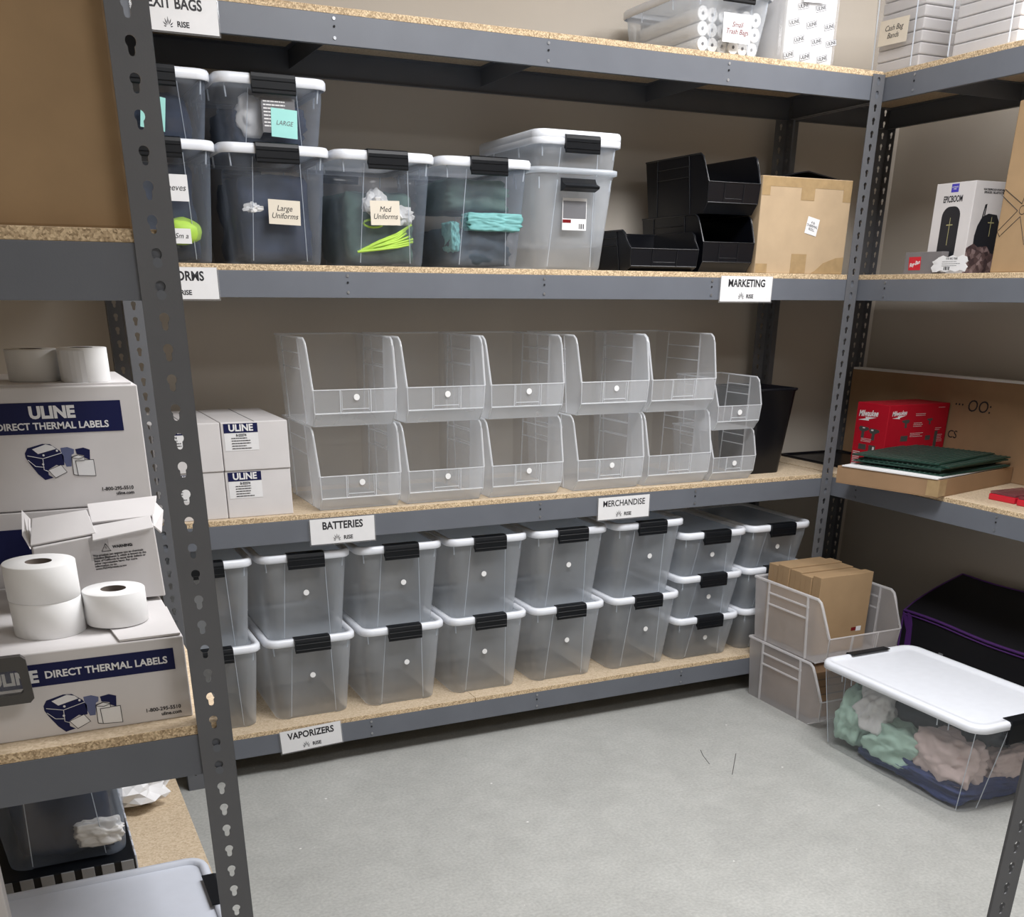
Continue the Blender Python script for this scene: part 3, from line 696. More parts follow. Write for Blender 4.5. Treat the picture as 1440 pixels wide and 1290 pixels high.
n = obj('note_label', MB().box(-.0003, .0003, -.065, .065, -.035, .035), M['note'], t1, (-.006, -.118, .112), rot=(.03, 0, 0))
text('handwriting', 'Cash Bag\nBands', .022, M['ink'], n, (-.0006, 0, 0), rot=LEFT, shear=.25)
t2 = tall_tote('tall clear tub without note on top shelf, at the right edge of view', -.215, -.515, ZTS, 2)

# ---------------------------------------------------------------- shelf signs
def petal(mb, cx, cz, ang, l, w_):
    c, s = math.cos(ang), math.sin(ang)
    pts = [(0, .005), (w_ * .8, l * .6), (0, l), (-w_ * .8, l * .6)]
    mb.prism([(cx + x * c + z * s, cz - x * s + z * c) for x, z in pts], 'y', -.0003, 0)
def sign(word, x0, x1, z0, z1, label, roll=0., y=-.0015, up=0):
    W, H = x1 - x0, z1 - z0
    t = thing('shelf_sign', label, 'sign', ((x0 + x1) / 2, y, (z0 + z1) / 2)); t.rotation_euler = (0, roll, 0)
    obj('card', MB().box(-W / 2, W / 2, -.0008, 0, -H / 2, H / 2), M['white'], t)
    obj('sleeve', MB().box(-W / 2 - .004, W / 2 + .004, 0, .0006, -H / 2 - .004, H / 2 + .001), M['sleeve'], t)
    text('lettering', word, .032 if len(word) < 11 else .0295, M['ink'], t, (0, -.0010, H / 2 - .0225), bold=.0009 if len(word) < 11 else .0004, xs=.86)
    mb = MB()
    for a, l in ((-1.35, .012), (-.85, .0165), (-.4, .020), (.0, .022), (.4, .020), (.85, .0165), (1.35, .012)): petal(mb, -.020, -H / 2 + .008, a, l, .0017)
    obj('leaf_emblem', mb, M['ink'], t, (0, -.0010, 0))
    text('lettering', 'RISE', .0165, M['ink'], t, (.016, -.0010, -H / 2 + .0155), bold=.0005)
    return t
sign('EXIT BAGS', .207, .413, 2.054, 2.134, 'white shelf sign reading EXIT BAGS on the top beam')
sign('UNIFORMS', .142, .347, 1.449, 1.527, 'white shelf sign reading UNIFORMS, half hidden by the near post')
sign('MARKETING', 2.002, 2.214, 1.449, 1.527, 'white shelf sign reading MARKETING below the taped carton')
sign('BATTERIES', .551, .757, .755, .832, 'white shelf sign reading BATTERIES on third shelf beam')
sign('MERCHANDISE', 1.566, 1.772, .751, .827, 'white shelf sign reading MERCHANDISE on third shelf beam')
sign('VAPORIZERS', .401, .606, .079, .156, 'tilted white shelf sign reading VAPORIZERS on the lowest beam', roll=-.04, y=-.002)

# ---------------------------------------------------------------- right rack contents
def lface(nm, parent, x, y0, y1, z0, z1, mat, th=.0005):  # thin print on a face looking to -X (world-like coordinates of parent)
    return obj(nm, MB().box(x - th, x, min(y0, y1), max(y0, y1), z0, z1), M[mat], parent)
jb = thing('speaker_box', 'white and grey product box reading EPICBOOM with black speaker picture', 'box', (2.65, -.41, ZS))
obj('carton_body', MB().box(0, .142, 0, .162, 0, .266), M['wbox'], jb, bevel=.0015)
lface('logo_patch', jb, 0, .068, .098, .238, .262, 'blueink')
text('lettering', 'ULTIMATE\nEARS', .0055, M['white'], jb, (-.0008, .083, .250), rot=LEFT)
text('lettering', 'EPICBOOM', .026, M['ink'], jb, (-.0005, .085, .218), rot=LEFT, bold=.0006, xs=.62)
def rpoly(w_, h, r, n=6):
    return [(x, y) for x, y, _ in rrect(w_ / 2, -h / 2, h / 2, r, 0, n)]
obj('speaker_picture', MB().prism([(.083 + a, .115 + b) for a, b in rpoly(.076, .165, .03)], 'x', -.0006, 0), M['spk'], jb)
obj('cross_mark', MB().box(-.0009, -.0005, .0822, .0838, .085, .165).box(-.0009, -.0005, .070, .096, .143, .1455), M['gold'], jb)
obj('picture_panel', MB().box(.003, .139, -.0005, 0, .003, .263), M['gbox'] if False else M['greyprint'], jb) if False else None
text('lettering', 'WATERPROOF PORTABLE\nSPEAKER / BLUETOOTH', .0085, M['ink'], jb, (.085, -.0005, .238), bold=.0002)
obj('speaker_picture', MB().prism([(.03, .05), (.125, .05), (.132, .10), (.128, .15), (.112, .172), (.075, .175), (.05, .165), (.035, .14), (.028, .11)], 'y', -.0008, 0), M['spk'], jb)
obj('strap_picture', MB().prism([(.048, .162), (.054, .20), (.062, .202), (.060, .163), (.056, .163), (.058, .19), (.056, .19), (.052, .162)], 'y', -.0009, 0), M['spk'], jb)
obj('cross_mark', MB().box(.0905, .092, -.0012, -.0008, .11, .165).box(.078, .104, -.0012, -.0008, .148, .1505), M['gold'], jb)
obj('leopard_panel', MB().prism([(.002, .002), (.140, .002), (.140, .055), (.11, .062), (.09, .082), (.05, .078), (.03, .088), (.002, .075)], 'y', -.0011, 0), M['leop'], jb)
bc = thing('brown_carton', 'tall brown carton printed with chair base outline, at right edge', 'box', (2.625, -.90, ZS))
obj('carton_body', MB().box(0, .30, 0, .355, 0, .46), M['kraft'], bc, bevel=.004)
ol = MB(); cy_, cz_ = .272, .17
pts = []
for k in range(5):
    a = math.pi / 2 + k * 2 * math.pi / 5 + .25
    for rr_, da in ((.018, -.62), (.09, -.10), (.097, -.10), (.097, .10), (.09, .10), (.018, .62)): pts.append((-.001, cy_ + rr_ * math.cos(a + da), cz_ + rr_ * math.sin(a + da)))
ol.tube(pts, .0009, 4, closed=True)
ol.tube([(-.001, cy_ + .012 * math.cos(t), cz_ + .012 * math.sin(t)) for t in [i * math.pi / 6 for i in range(12)]], .0008, 4, closed=True)
obj('printed_outline', ol, M['ink'], bc)
rb_ = thing('glasses_case_box', 'small grey box with a red logo patch on the shelf edge', 'box', (2.612, -.352, ZS))
obj('carton_body', MB().box(0, .03, 0, .16, 0, .066), M['gbox'], rb_, bevel=.001)
obj('logo_patch', MB().prism([(.085, .012), (.138, .012), (.141, .052), (.088, .052)], 'x', -.0006, 0), M['redp'], rb_)
text('lettering', 'Ray-Ban', .0165, M['white'], rb_, (-.0009, .113, .031), rot=LEFT, shear=.4, xs=.85, roll=.25, bold=.0003)
cd = thing('tag_stack', 'stack of white star edged price tags leaning beside grey box', 'tags', (2.606, -.468, ZS))
for k in range(4):
    zz = []
    for i in range(7): zz += [(i / 6 * .12 + .006 * k, .050 if i % 2 else .044)]
    top = zz; bot = [(x, .004 + (.006 if i % 2 else 0)) for i, (x, z) in enumerate(zz)][::-1]
    side = [(.128 + .006 * k, .036), (.120 + .006 * k, .028), (.130 + .006 * k, .018)]
    obj('tag', MB().prism([(x, z - .003 * k + .003) for x, z in top] + [(x, z) for x, z in side] + [(x, z + .0) for x, z in bot] + [(-.006, .018), (.004, .028), (-.006, .036)], 'x', -.004 + .001 * k, -.0034 + .001 * k), M['white'], cd)
text('lettering', 'THE BIG TREE', .008, M['ink'], cd, (-.0045, .062, .043), rot=LEFT)
lines('fine_print', 3, M['greyprint'], cd, (-.0042, .10, .034), rot=LEFT, wd=.08, gap=.006, th=.0012)
obj('barcode', MB().box(-.0046, -.004, .066, .070, .010, .02).box(-.0046, -.004, .073, .075, .010, .02).box(-.0046, -.004, .078, .083, .010, .02).box(-.0046, -.004, .086, .089, .010, .02), M['ink'], cd, kind='stuff')
# red tool carton
rt = thing('tool_carton', 'tall red tool carton reading Milwaukee on the right rack', 'box', (2.735, -.10, Z3B))
obj('carton_body', MB().box(0, .302, 0, .168, 0, .25), M['red'], rt, bevel=.002)
text('lettering', 'Milwaukee', .030, M['white'], rt, (-.0005, .105, .212), rot=LEFT, bold=.0008, shear=.3, xs=.78, roll=.06)
obj('lightning_mark', MB().prism([(.155, .186), (.115, .194), (.118, .199), (.060, .201), (.10, .192), (.098, .187)], 'x', -.0006, 0), M['white'], rt)
def drill(mb, y, z, s, f):
    pts = [(-.022, .010), (-.004, .012), (.018, .013), (.024, .006), (.018, -.002), (.008, -.004), (.010, -.024), (-.004, -.024), (-.004, -.004), (-.014, .0), (-.024, .004)]
    mb.prism([f(p[0] * s + y, p[1] * s + z) for p in pts], *f.ax)
def mk(axis, a, b):
    f = (lambda u, v: (u, v)); f_ = lambda u, v: (u, v)
    class F:
        ax = (axis, a, b)
        def __call__(s, u, v): return (u, v)
    return F()
mb = MB(); f = mk('x', -.0006, 0)
drill(mb, .118, .150, 1.15, f); drill(mb, .062, .146, 1.15, f)
mb.box(-.0006, 0, .095, .135, .080, .100); mb.box(-.0006, 0, .045, .080, .078, .100)
obj('tool_picture', mb, M['dgrey'], rt, kind='stuff')
for q in ((.112, .124, .157, .161), (.066, .078, .152, .157), (.05, .06, .083, .095)): obj('tool_label', MB().box(-.0009, -.0005, *q), M['wbox'], rt)  # pale label rectangles printed on the tool picture
lines('fine_print', 3, M['white'], rt, (-.0006, .125, .120), rot=LEFT, wd=.07, gap=.005, th=.0012, seed=8)
lines('fine_print', 8, M['white'], rt, (-.0006, .160, .068), rot=LEFT, wd=.045, gap=.0062, th=.0022, seed=9)
obj('label_band', MB().box(-.0006, 0, .060, .162, .020, .0235), M['white'], rt)
text('lettering', '32 ∙ 59', .012, M['white'], rt, (-.0006, .13, .012), rot=LEFT, bold=.0003)
text('lettering', 'Milwaukee', .024, M['white'], rt, (.052, -.0005, .220), bold=.0004, shear=.3, xs=.7, roll=.06)
obj('lightning_mark', MB().prism([(.02, .203), (.048, .206), (.046, .210), (.088, .212), (.055, .204), (.058, .200)], 'y', -.0006, 0), M['white'], rt)
mb = MB(); f = mk('y', -.0006, 0)
drill(mb, .09, .186, .8, f); drill(mb, .21, .190, .6, f)
mb.box(.075, .110, -.0006, 0, .118, .138); mb.box(.20, .225, -.0006, 0, .118, .135); mb.box(.245, .26, -.0006, 0, .09, .15)
obj('tool_picture', mb, M['dgrey'], rt, kind='stuff')
for k, (x, z, wd_, n_) in enumerate(((.135, .215, .05, 2), (.13, .182, .055, 3), (.12, .145, .065, 3), (.245, .16, .03, 2), (.03, .09, .035, 1), (.26, .135, .03, 5), (.245, .235, .035, 1))):
    lines('fine_print', n_, M['wbox'], rt, (x, -.0006, z), wd=wd_, gap=.006, th=.0014, seed=20 + k)
# tray with green sheets
a_ = math.atan2(.152, .531)
tr = thing('cardboard_tray', 'shallow brown cardboard tray overhanging the right rack shelf edge', 'tray', (2.555, -.560, Z3B), rz=a_ - .03)
tm = MB(); TWd, TDp, TH = .50, .40, .060
tm.box(0, TWd, 0, TDp, 0, .003).box(0, TWd, 0, .003, .003, TH).box(0, TWd, TDp - .003, TDp, .003, TH).box(0, .003, .003, TDp - .003, .003, TH).box(TWd - .003, TWd, .003, TDp - .003, .003, TH)
obj('tray_body', tm, M['kraftd'], tr, bevel=.001)
obj('tape_strip', MB().box(-.0006, 0, .0, .045, .004, TH - .003).box(0, .045, -.0006, 0, .004, TH - .003), M['tape'], tr)
ws = thing('white_sheet', 'white paper sheet sticking out under the green sheets', 'paper', (2.555, -.560, Z3B + TH + .0005), rz=a_ - .03)
obj('sheet', MB().box(-.004, .44, .008, .38, 0, .004), M['white'], ws)
G6 = 'dark green corrugated sheets on the cardboard tray'
gm = MB(); gm.box(0, .42, 0, .33, 0, .0042)
for k in range(16): gm.box(.005, .415, .012 + k * .02, .0165 + k * .02, .0042, .0062, 1)
gme = gm.mesh('sheet', [M['green'], plain('pale_green_ridge', (.06, .10, .085), .4)])  # ridges are a lighter grey-green than the sheet
for k in range(6):
    g = thing('green_sheet', ('lowest dark green ridged sheet in the pile on the cardboard tray', 'second lowest green ridged sheet in the cardboard tray pile', 'third lowest green ridged sheet in the cardboard tray pile', 'fourth lowest green ridged sheet in the cardboard tray pile', 'green ridged sheet just under the top one on the tray', 'topmost dark green ridged sheet of the cardboard tray pile')[k], 'sheet', (2.59 + .012 * ((k * 5) % 3), -.535 + .012 * ((k * 3) % 4), Z3B + TH + .0047 + k * .0064), rz=a_ - .03 + .05 * ((k % 3) - 1), group=G6)
    obj('sheet', gme, None, g)
g['group'] = G6
pl_ = obj('highlight_strips', MB(), M['greyprint'], g) if False else None
# big flattened carton against the wall
fp = thing('flat_carton', 'large flat brown carton with handwriting standing behind red tool carton', 'box', (3.045, -1.5, Z3B))
obj('panel', MB().box(0, .030, 0, 1.96, 0, .338), M['kraftd'], fp, bevel=.003)
obj('panel_edge', MB().box(-.001, .032, 0, 1.955, .338, .346), M['white'], fp)
text('handwriting', '··· OO:', .06, M['ink'], fp, (-.001, 1.30, .245), rot=LEFT, shear=.1)
text('handwriting', '- CS', .04, M['ink'], fp, (-.001, 1.385, .137), rot=LEFT, shear=.1)
bt = thing('black_tray', 'flat black tray lying in the corner behind the waste bin', 'tray', (2.70, .03, Z3B))
obj('tray_body', MB().loft([rrect(.155, 0, .425, .012, 0, cx=.16), rrect(.16, -.004, .43, .014, .010, cx=.16), rrect(.152, .004, .422, .012, .010, cx=.16), rrect(.148, .008, .418, .01, .003, cx=.16)]), M['blkb'], bt)
G7 = 'small red cases on the right rack'
for k, (x, y, rz) in enumerate(((2.705, -.742, -.0), (2.700, -.862, .03))):
    c = thing('red_case', ('small red plastic case at front of right rack, farther from edge of picture', 'small red plastic case at the right edge of the picture')[k], 'case', (x, y, Z3B), rz=rz, group=G7)
    obj('case_base', MB().box(0, .15, 0, .105, 0, .020), M['redp'], c, bevel=.003)
    obj('case_lid', MB().box(.002, .148, .002, .103, .0205, .029), clear('tinted_case_lid', (.35, .12, .14), .55) if k == 0 else bpy.data.materials['tinted_case_lid'], c, bevel=.002)
hk = thing('black_round_item', 'small black round item standing behind the red cases', 'cap', (2.83, -.80, Z3B + .0295))  # plain black cylinder standing in for an unidentified dark shape
obj('cap_body', MB().cyl((0, 0, 0), .022, .04, n=20, r2=.018), M['blk'], hk, bevel=.002)

# ---------------------------------------------------------------- floor: stacked frosted bins with kraft boxes
bf = bin_meshes(.352, .44, .238, .062, 'binf', 'binfr', (.14, .46))
obin(bf, 'frosted open bin standing on the floor under the kraft box bin', (2.456, -.435, 0))
obin(bf, 'frosted open bin on top of another, filled with upright kraft boxes', (2.456, -.432, .2405))
ys = [-.005, -.065, -.132, -.197, -.258, -.305]
for k in range(5):
    b = thing('kraft_box', f'upright flat kraft box in the frosted bin, {ordn[4 - k]} from the front' if k < 4 else 'front kraft box in frosted bin, its broad face showing', 'box', (2.332 - .004 * (k % 2), ys[k + 1] + .001, .2445), group='kraft boxes in the upper floor bin')
    obj('carton_body', MB().box(0, .246 + .006 * (k % 2), 0, ys[k] - ys[k + 1] - .003, 0, .286 + .004 * ((k * 2) % 3)), M['kraft'], b, bevel=.0015)
    obj('flap_seam', MB().box(-.0004, 0, (ys[k] - ys[k + 1]) / 2, (ys[k] - ys[k + 1]) / 2 + .0012, .0, .28), M['kraftd'], b)
    if k == 4: obj('sticker', MB().box(.175, .200, -.0005, 0, .075, .088), M['redink'], b); obj('sticker', MB().box(.198, .222, -.0006, 0, .072, .090), M['white'], b)
for k in range(3):
    b = thing('brown_box', f'flat brown box inside the lower floor bin, {("lowest", "middle", "topmost")[k]} of three', 'box', (2.335, -.34, .0035 + k * .062), group='flat boxes in the lower floor bin')
    obj('carton_body', MB().box(0, .235, 0, .30, 0, .060), M['kraftd'], b, bevel=.0015)
    obj('flap_seam', MB().box(.01, .225, -.0005, 0, .029, .031), M['dgrey'], b)

# ---------------------------------------------------------------- floor: long tote of clothes
to = thing('long_tote', 'long clear tote with white lid and black latches on the floor', 'storage tub', (2.412, -.842, 0))
def rq(hx, hy, r, z): return [(x, y, z) for x, y, _ in rrect(hx, -hy, hy, r, z, 5)]
obj('tub_body', MB().loft([rq(.178, .305, .05, 0), rq(.183, .310, .052, .005), rq(.188, .318, .05, .05), rq(.202, .340, .05, .25), rq(.205, .343, .05, .262), rq(.208, .346, .05, .29)], True, False), M['tote'], to)
rb = MB()
for sx in (-1, 1):
    for yy in (-.235, -.19, .19, .235): rb.tube([(sx * .2065, yy, .288), (sx * .204, yy, .262)], .0025, 4)
    for sy in (-1, 1):
        rb.tube([(sx * .105, sy * .313, .01), (sx * .082, sy * .349, .285)], .0016, 5)
        rb.tube([(sx * .172, sy * .294, .008), (sx * .197, sy * .329, .285)], .0014, 5)
obj('moulded_rib', rb, M['rib'], to, kind='stuff')
ld = obj('lid', MB().loft([rq(.209, .348, .05, .284), rq(.215, .355, .055, .287), rq(.215, .355, .055, .303), rq(.210, .350, .05, .310), rq(.196, .336, .04, .312), rq(.190, .330, .036, .305), rq(.170, .31, .03, .3035)], False, True), M['lid'], to)
for sy in (-1, 1):
    mb = MB(); pr = [(sy * q[0], q[1]) for q in [(.349, .235), (.360, .240), (.362, .302), (.356, .315), (.322, .316), (.322, .3125), (.349, .311)]]
    mb.prism(pr, 'x', -.085, .085); obj('latch', mb, M['blk'], to, bevel=.003)
def tcl(nm, label, mat, x, y, z, s, seed, amp=.3, boxy=.45): garment(nm, label, mat, (2.412 + x, -.842 + y, z), s, seed, amp, boxy)
tcl('mint_garment', 'pale mint cloth at the left end of the floor tote', 'mcloth', -.105, .232, .125, (.078, .085, .118), 31)
tcl('mint_garment', 'crumpled mint cloth in the middle of the floor tote', 'mcloth', -.118, .02, .105, (.068, .160, .080), 32, .35)
tcl('white_garment', 'white cloth rising near the lid of the floor tote', 'wcloth', -.120, .135, .185, (.066, .085, .090), 33, .35)
tcl('pink_garment', 'pale pink cloth at the front side of the floor tote', 'pcloth', -.118, -.185, .140, (.066, .135, .090), 34, .3)
tcl('rose_garment', 'dusty rose cloth at the right end of the floor tote', 'pcloth', .06, -.255, .120, (.110, .055, .055), 35, .4)
tcl('blue_garment', 'dark blue cloth along the bottom of the floor tote', 'bcloth', .0, -.06, .046, (.178, .255, .043), 36, .1, .8)
tcl('slate_garment', 'dark slate clothing filling the middle of the floor tote', 'dcloth', .035, .02, .160, (.145, .285, .118), 37, .12, .75)

# ---------------------------------------------------------------- floor: black bag with purple trim
bgx = thing('black_bag', 'black fabric storage bag with purple piping under the right rack', 'bag', (2.86, -.215, 0))
def bl(z, y): return z
mb = MB(); NY, NX = 14, 6; vs = []; fs = []
def zt_(u, v): # u across x, v along y
    return .335 + .115 * u ** .8 - .015 * v * (1 - u) + .004 * math.sin(v * 9 + u * 3)
LB = .80
def P_(u, v): return (u * .285 + .0 * v, -v * LB, zt_(u, v))
for i in range(NX + 1):
    for j in range(NY + 1): vs.append(P_(i / NX, j / NY))
for i in range(NX):
    for j in range(NY): a = i * (NY + 1) + j; fs.append((a, a + 1, a + NY + 2, a + NY + 1))
mb.add(vs, fs, 0, True)
def wall_(pts):
    n_ = len(pts); v2 = pts + [(p[0], p[1], 0.0) for p in pts]
    mb.add(v2, [(i, n_ + i, n_ + i + 1, i + 1) for i in range(n_ - 1)])
wall_([P_(0, j / NY) for j in range(NY + 1)]); wall_([P_(1, j / NY) for j in range(NY, -1, -1)])
wall_([P_(i / NX, 0) for i in range(NX, -1, -1)]); wall_([P_(i / NX, 1) for i in range(NX + 1)])
obj('bag_body', mb, M['bagblk'], bgx)
tb = MB()
tb.tube([tuple(Vector(P_(0, j / NY)) + Vector((-.002, 0, .001))) for j in range(NY + 1)], .0055, 6)
tb.tube([tuple(Vector(P_(0, j / NY)) + Vector((-.003, 0, -.012))) for j in range(NY + 1)], .003, 6)
obj('piping', tb, M['purple'], bgx)
obj('piping', MB().tube([(-.002, .002, .0), tuple(Vector(P_(0, 0)) + Vector((-.001, .002, 0)))], .004, 6), M['purple'], bgx)
obj('piping', MB().tube([tuple(Vector(P_(i / NX, 0)) + Vector((0, .002, .001))) for i in range(NX + 1)], .003, 6), M['purple'], bgx)
obj('piping', MB().tube([tuple(Vector(P_(1, j / NY)) + Vector((0, 0, .001))) for j in range(NY + 1)], .003, 6), M['purple'], bgx)
obj('strap', MB().prism([(-.030, .0), (-.058, .0), (-.060, .20), (-.052, .29), (-.040, .325), (-.022, .332), (-.030, .29), (-.032, .2)], 'x', -.006, -.001), M['purple'], bgx)
obj('strap', MB().prism([(.0, .32), (-.012, .325), (-.030, .30), (-.030, .26), (-.018, .28)], 'x', -.005, -.001), M['purple'], bgx)
obj('silver_badge', MB().box(-.004, -.001, -.225, -.205, .215, .221).box(-.004, -.001, -.262, -.254, .202, .208), M['badgegrey'], bgx)

# ---------------------------------------------------------------- left rack contents
ZL1, ZL2, ZL0 = 1.5246 + BT, .8425 + BT, .148 + BT
t = carton('brown_carton', 'large plain brown carton filling the upper left shelf', 'box', (-.486, -1.572, ZL1), .440, .45, .50, M['kraft'], seam=False, bevel=.004)
def art(parent, X, Zf, y, s=1.0):
    """printer and label rolls drawn on a carton; X,Zf map art coordinates"""
    def mp(ps): return [(X(a), Zf(b)) for a, b in ps]
    def poly(nm, ps, mat, lay): obj(nm, MB().prism(mp(ps), 'y', y - .0003 * lay, y - .0003 * (lay - 1)), M[mat], parent)
    poly('printer_picture', [(-.259, .908), (-.254, .916), (-.23, .922), (-.218, .921), (-.205, .91), (-.2, .901), (-.201, .886), (-.209, .885), (-.213, .887), (-.228, .879), (-.228, .871), (-.221, .866), (-.235, .863), (-.244, .873), (-.254, .89), (-.259, .901)], 'navy', 1)
    poly('printer_picture', [(-.247, .914), (-.225, .921), (-.215, .918), (-.21, .913), (-.239, .906)], 'white', 2)
    poly('printer_picture', [(-.228, .879), (-.206, .887), (-.198, .874), (-.218, .865)], 'ink', 2)
    poly('printer_picture', [(-.2268, .8788), (-.2063, .886), (-.1993, .8744), (-.2178, .8662)], 'white', 3)
    poly('roll_picture', [(-.203, .914), (-.192, .915), (-.182, .911), (-.183, .904), (-.187, .902), (-.19, .883), (-.198, .883), (-.202, .896)], 'greyink', 1)
    poly('roll_picture', [(-.18, .911), (-.167, .913), (-.157, .909), (-.159, .892), (-.167, .896), (-.168, .9), (-.179, .903)], 'navy', 1)
    poly('roll_picture', [(-.188, .899), (-.177, .902), (-.167, .898), (-.167, .893), (-.153, .893), (-.153, .865), (-.182, .867), (-.189, .869)], 'ink', 2)
    poly('roll_picture', [(-.187, .8975), (-.177, .9008), (-.168, .8975), (-.168, .892), (-.154, .892), (-.154, .866), (-.1815, .868), (-.188, .870)], 'white', 3)
    mb = MB()
    def ln(a, b, r=.0005): mb.tube([(X(a[0]), y - .0011, Zf(a[1])), (X(b[0]), y - .0011, Zf(b[1]))], r * s, 4)
    ln((-.1825, .892), (-.1815, .868)); ln((-.1825, .892), (-.168, .892)); ln((-.188, .8975), (-.177, .895)); ln((-.177, .895), (-.168, .8975))
    obj('picture_lines', mb, M['ink'], parent)
    mb = MB(); mb.tube([(X(a), y - .0009, Zf(b)) for a, b in [(-.256, .904), (-.233, .898), (-.202, .906)]], .0005 * s, 4)
    mb.tube([(X(a), y - .0009, Zf(b)) for a, b in [(-.233, .898), (-.234, .880), (-.228, .877)]], .0005 * s, 4)
    mb.tube([(X(a), y - .0009, Zf(b)) for a, b in [(-.256, .897), (-.246, .886), (-.233, .884)]], .0005 * s, 4)
    for a, b in ((-.231, .9035), (-.234, .889), (-.209, .910)): mb.cyl((X(a), y - .0010, Zf(b)), .0018 * s, .0008, 'y', 8)
    obj('picture_lines', mb, M['white'], parent)
# low carton
c1 = thing('label_carton', 'low white carton reading DIRECT THERMAL LABELS on the shelf, label rolls on it', 'box', (0, 0, 0))
obj('carton_body', MB().box(-.478, -.049, -1.555, -1.150, ZL2, .990), M['wbox'], c1, bevel=.002)
obj('printed_band', MB().box(-.455, -.066, -1.5556, -1.555, .939, .973), M['navy'], c1)
text('lettering', 'DIRECT THERMAL LABELS', .0152, M['white'], c1, (-.163, -1.5559, .955), bold=.0004, xs=.99)
text('lettering', 'ULINE', .025, M['white'], c1, (-.291, -1.5559, .954), bold=.0011, xs=.95)
art(c1, lambda a: a, lambda b: b, -1.555)
text('lettering', '1-800-295-5510', .0082, M['ink'], c1, (-.0655, -1.5553, .8775), ax='RIGHT', bold=.0002)
text('lettering', 'uline.com', .0078, M['ink'], c1, (-.0655, -1.5553, .869), ax='RIGHT', bold=.0002)
fl = MB(); fl.add([(-.14, -1.553, .9912), (-.052, -1.553, .9915), (-.050, -1.40, .9925), (-.155, -1.40, .9925), (-.14, -1.553, .9942), (-.052, -1.553, .9945), (-.050, -1.40, .9955), (-.155, -1.40, .9955)], [(3, 2, 1, 0), (4, 5, 6, 7), (0, 1, 5, 4), (1, 2, 6, 5), (2, 3, 7, 6), (3, 0, 4, 7)])
obj('top_flap', fl, M['wbox'], c1)
# open warning carton behind
c2 = thing('open_carton', 'small open white carton with a warning notice behind the label rolls', 'box', (-.238, -1.335, .9962), rz=0)
mb = MB(); mb.add([(0, 0, .002), (.196, 0, .0), (.192, 0, .122), (.004, 0, .098), (0, .17, .002), (.196, .17, 0), (.192, .17, .122), (.004, .17, .098)], [(0, 1, 2, 3), (5, 4, 7, 6), (1, 5, 6, 2), (4, 0, 3, 7), (0, 4, 5, 1), (3, 2, 6, 7)])
obj('carton_body', mb, M['wbox'], c2, bevel=.002)
def flap(nm, q, th=.003, mat='wbox', par=c2):
    a = [Vector(p) for p in q]; nrm = (a[1] - a[0]).cross(a[2] - a[0]).normalized() * th
    v = [tuple(p) for p in a] + [tuple(p + nrm) for p in a]; n_ = len(a)
    obj(nm, MB().add(v, [tuple(range(n_))[::-1], tuple(range(n_, 2 * n_))] + [(i, (i + 1) % n_, n_ + (i + 1) % n_, n_ + i) for i in range(n_)]), M[mat], par, bevel=.0008)
flap('flap', [(.002, .01, .099), (.102, .004, .112), (.096, .06, .140), (.012, .07, .130)])
flap('flap', [(.094, -.016, .104), (.190, -.014, .117), (.192, .03, .128), (.098, .03, .118)])
flap('flap', [(.10, .05, .120), (.200, .05, .124), (.214, .10, .148), (.10, .10, .142)])
flap('flap', [(.19, .0, .118), (.204, .03, .10), (.222, .12, .12), (.205, .13, .142)])
flap('flap', [(.0, .0, .098), (-.008, .06, .108), (-.002, .14, .135), (.008, .12, .124)])
obj('tape_strip', MB().box(.088, .118, -.0006, 0, .07, .108), M['sleeve'], c2)
wt = text('lettering', '⚠', .02, M['ink'], c2, (.116, -.0005, .090)) if False else None
mb = MB(); tri = [(.106, .084), (.120, .084), (.113, .096)]
mb.tube([(x, -.0006, z) for x, z in tri], .0007, 4, closed=True); mb.box(.1127, .1134, -.0008, -.0004, .088, .092)
obj('warning_mark', mb, M['ink'], c2)
text('lettering', 'WARNING:', .0062, M['ink'], c2, (.139, -.0005, .0905), bold=.0003, roll=.04)
text('lettering', 'This product can expose you to chemicals\nincluding Bisphenol S, which is known to the\nState of California to cause birth defects or\nother reproductive harm. For more\ninformation go to:\nwww.P65Warnings.ca.gov', .0046, M['ink'], c2, (.092, -.0005, .0665), ax='LEFT', bold=.0001, roll=.05)
# tall cartons behind
c3 = thing('label_carton', 'white carton with navy band at the bottom of the rear stack', 'box')
obj('carton_body', MB().box(-.43, -.040, -1.140, -.80, ZL2, 1.117), M['wbox'], c3, bevel=.002)
obj('printed_band', MB().box(-.40, -.07, -1.1406, -1.14, 1.030, 1.088), M['navy'], c3)
c4 = thing('label_carton', 'white carton reading ULINE DIRECT THERMAL LABELS, on top of rear stack', 'box')
obj('carton_body', MB().box(-.43, -.0215, -1.140, -.79, 1.1185, 1.320), M['wbox'], c4, bevel=.002)
obj('top_flap', MB().box(-.42, -.030, -1.128, -.965, 1.320, 1.3235), M['wbox'], c4)
obj('printed_band', MB().box(-.41, -.053, -1.1406, -1.14, 1.2455, 1.296), M['navy'], c4)
text('lettering', 'ULINE', .0265, M['white'], c4, (-.165, -1.1409, 1.279), bold=.0013)
text('lettering', 'DIRECT THERMAL LABELS', .0155, M['white'], c4, (-.166, -1.1409, 1.2575), bold=.0004)
kk = (-.110 + .218) / (-.153 + .259)
art(c4, lambda a: -.218 + (a + .259) * kk, lambda b: 1.169 + (b - .863) * kk, -1.140, 1.0)
text('lettering', '1-800-295-5510', .0084, M['ink'], c4, (-.0505, -1.1403, 1.1475), ax='RIGHT', bold=.0002)
text('lettering', 'uline.com', .0078, M['ink'], c4, (-.0505, -1.1403, 1.139), ax='RIGHT', bold=.0002)
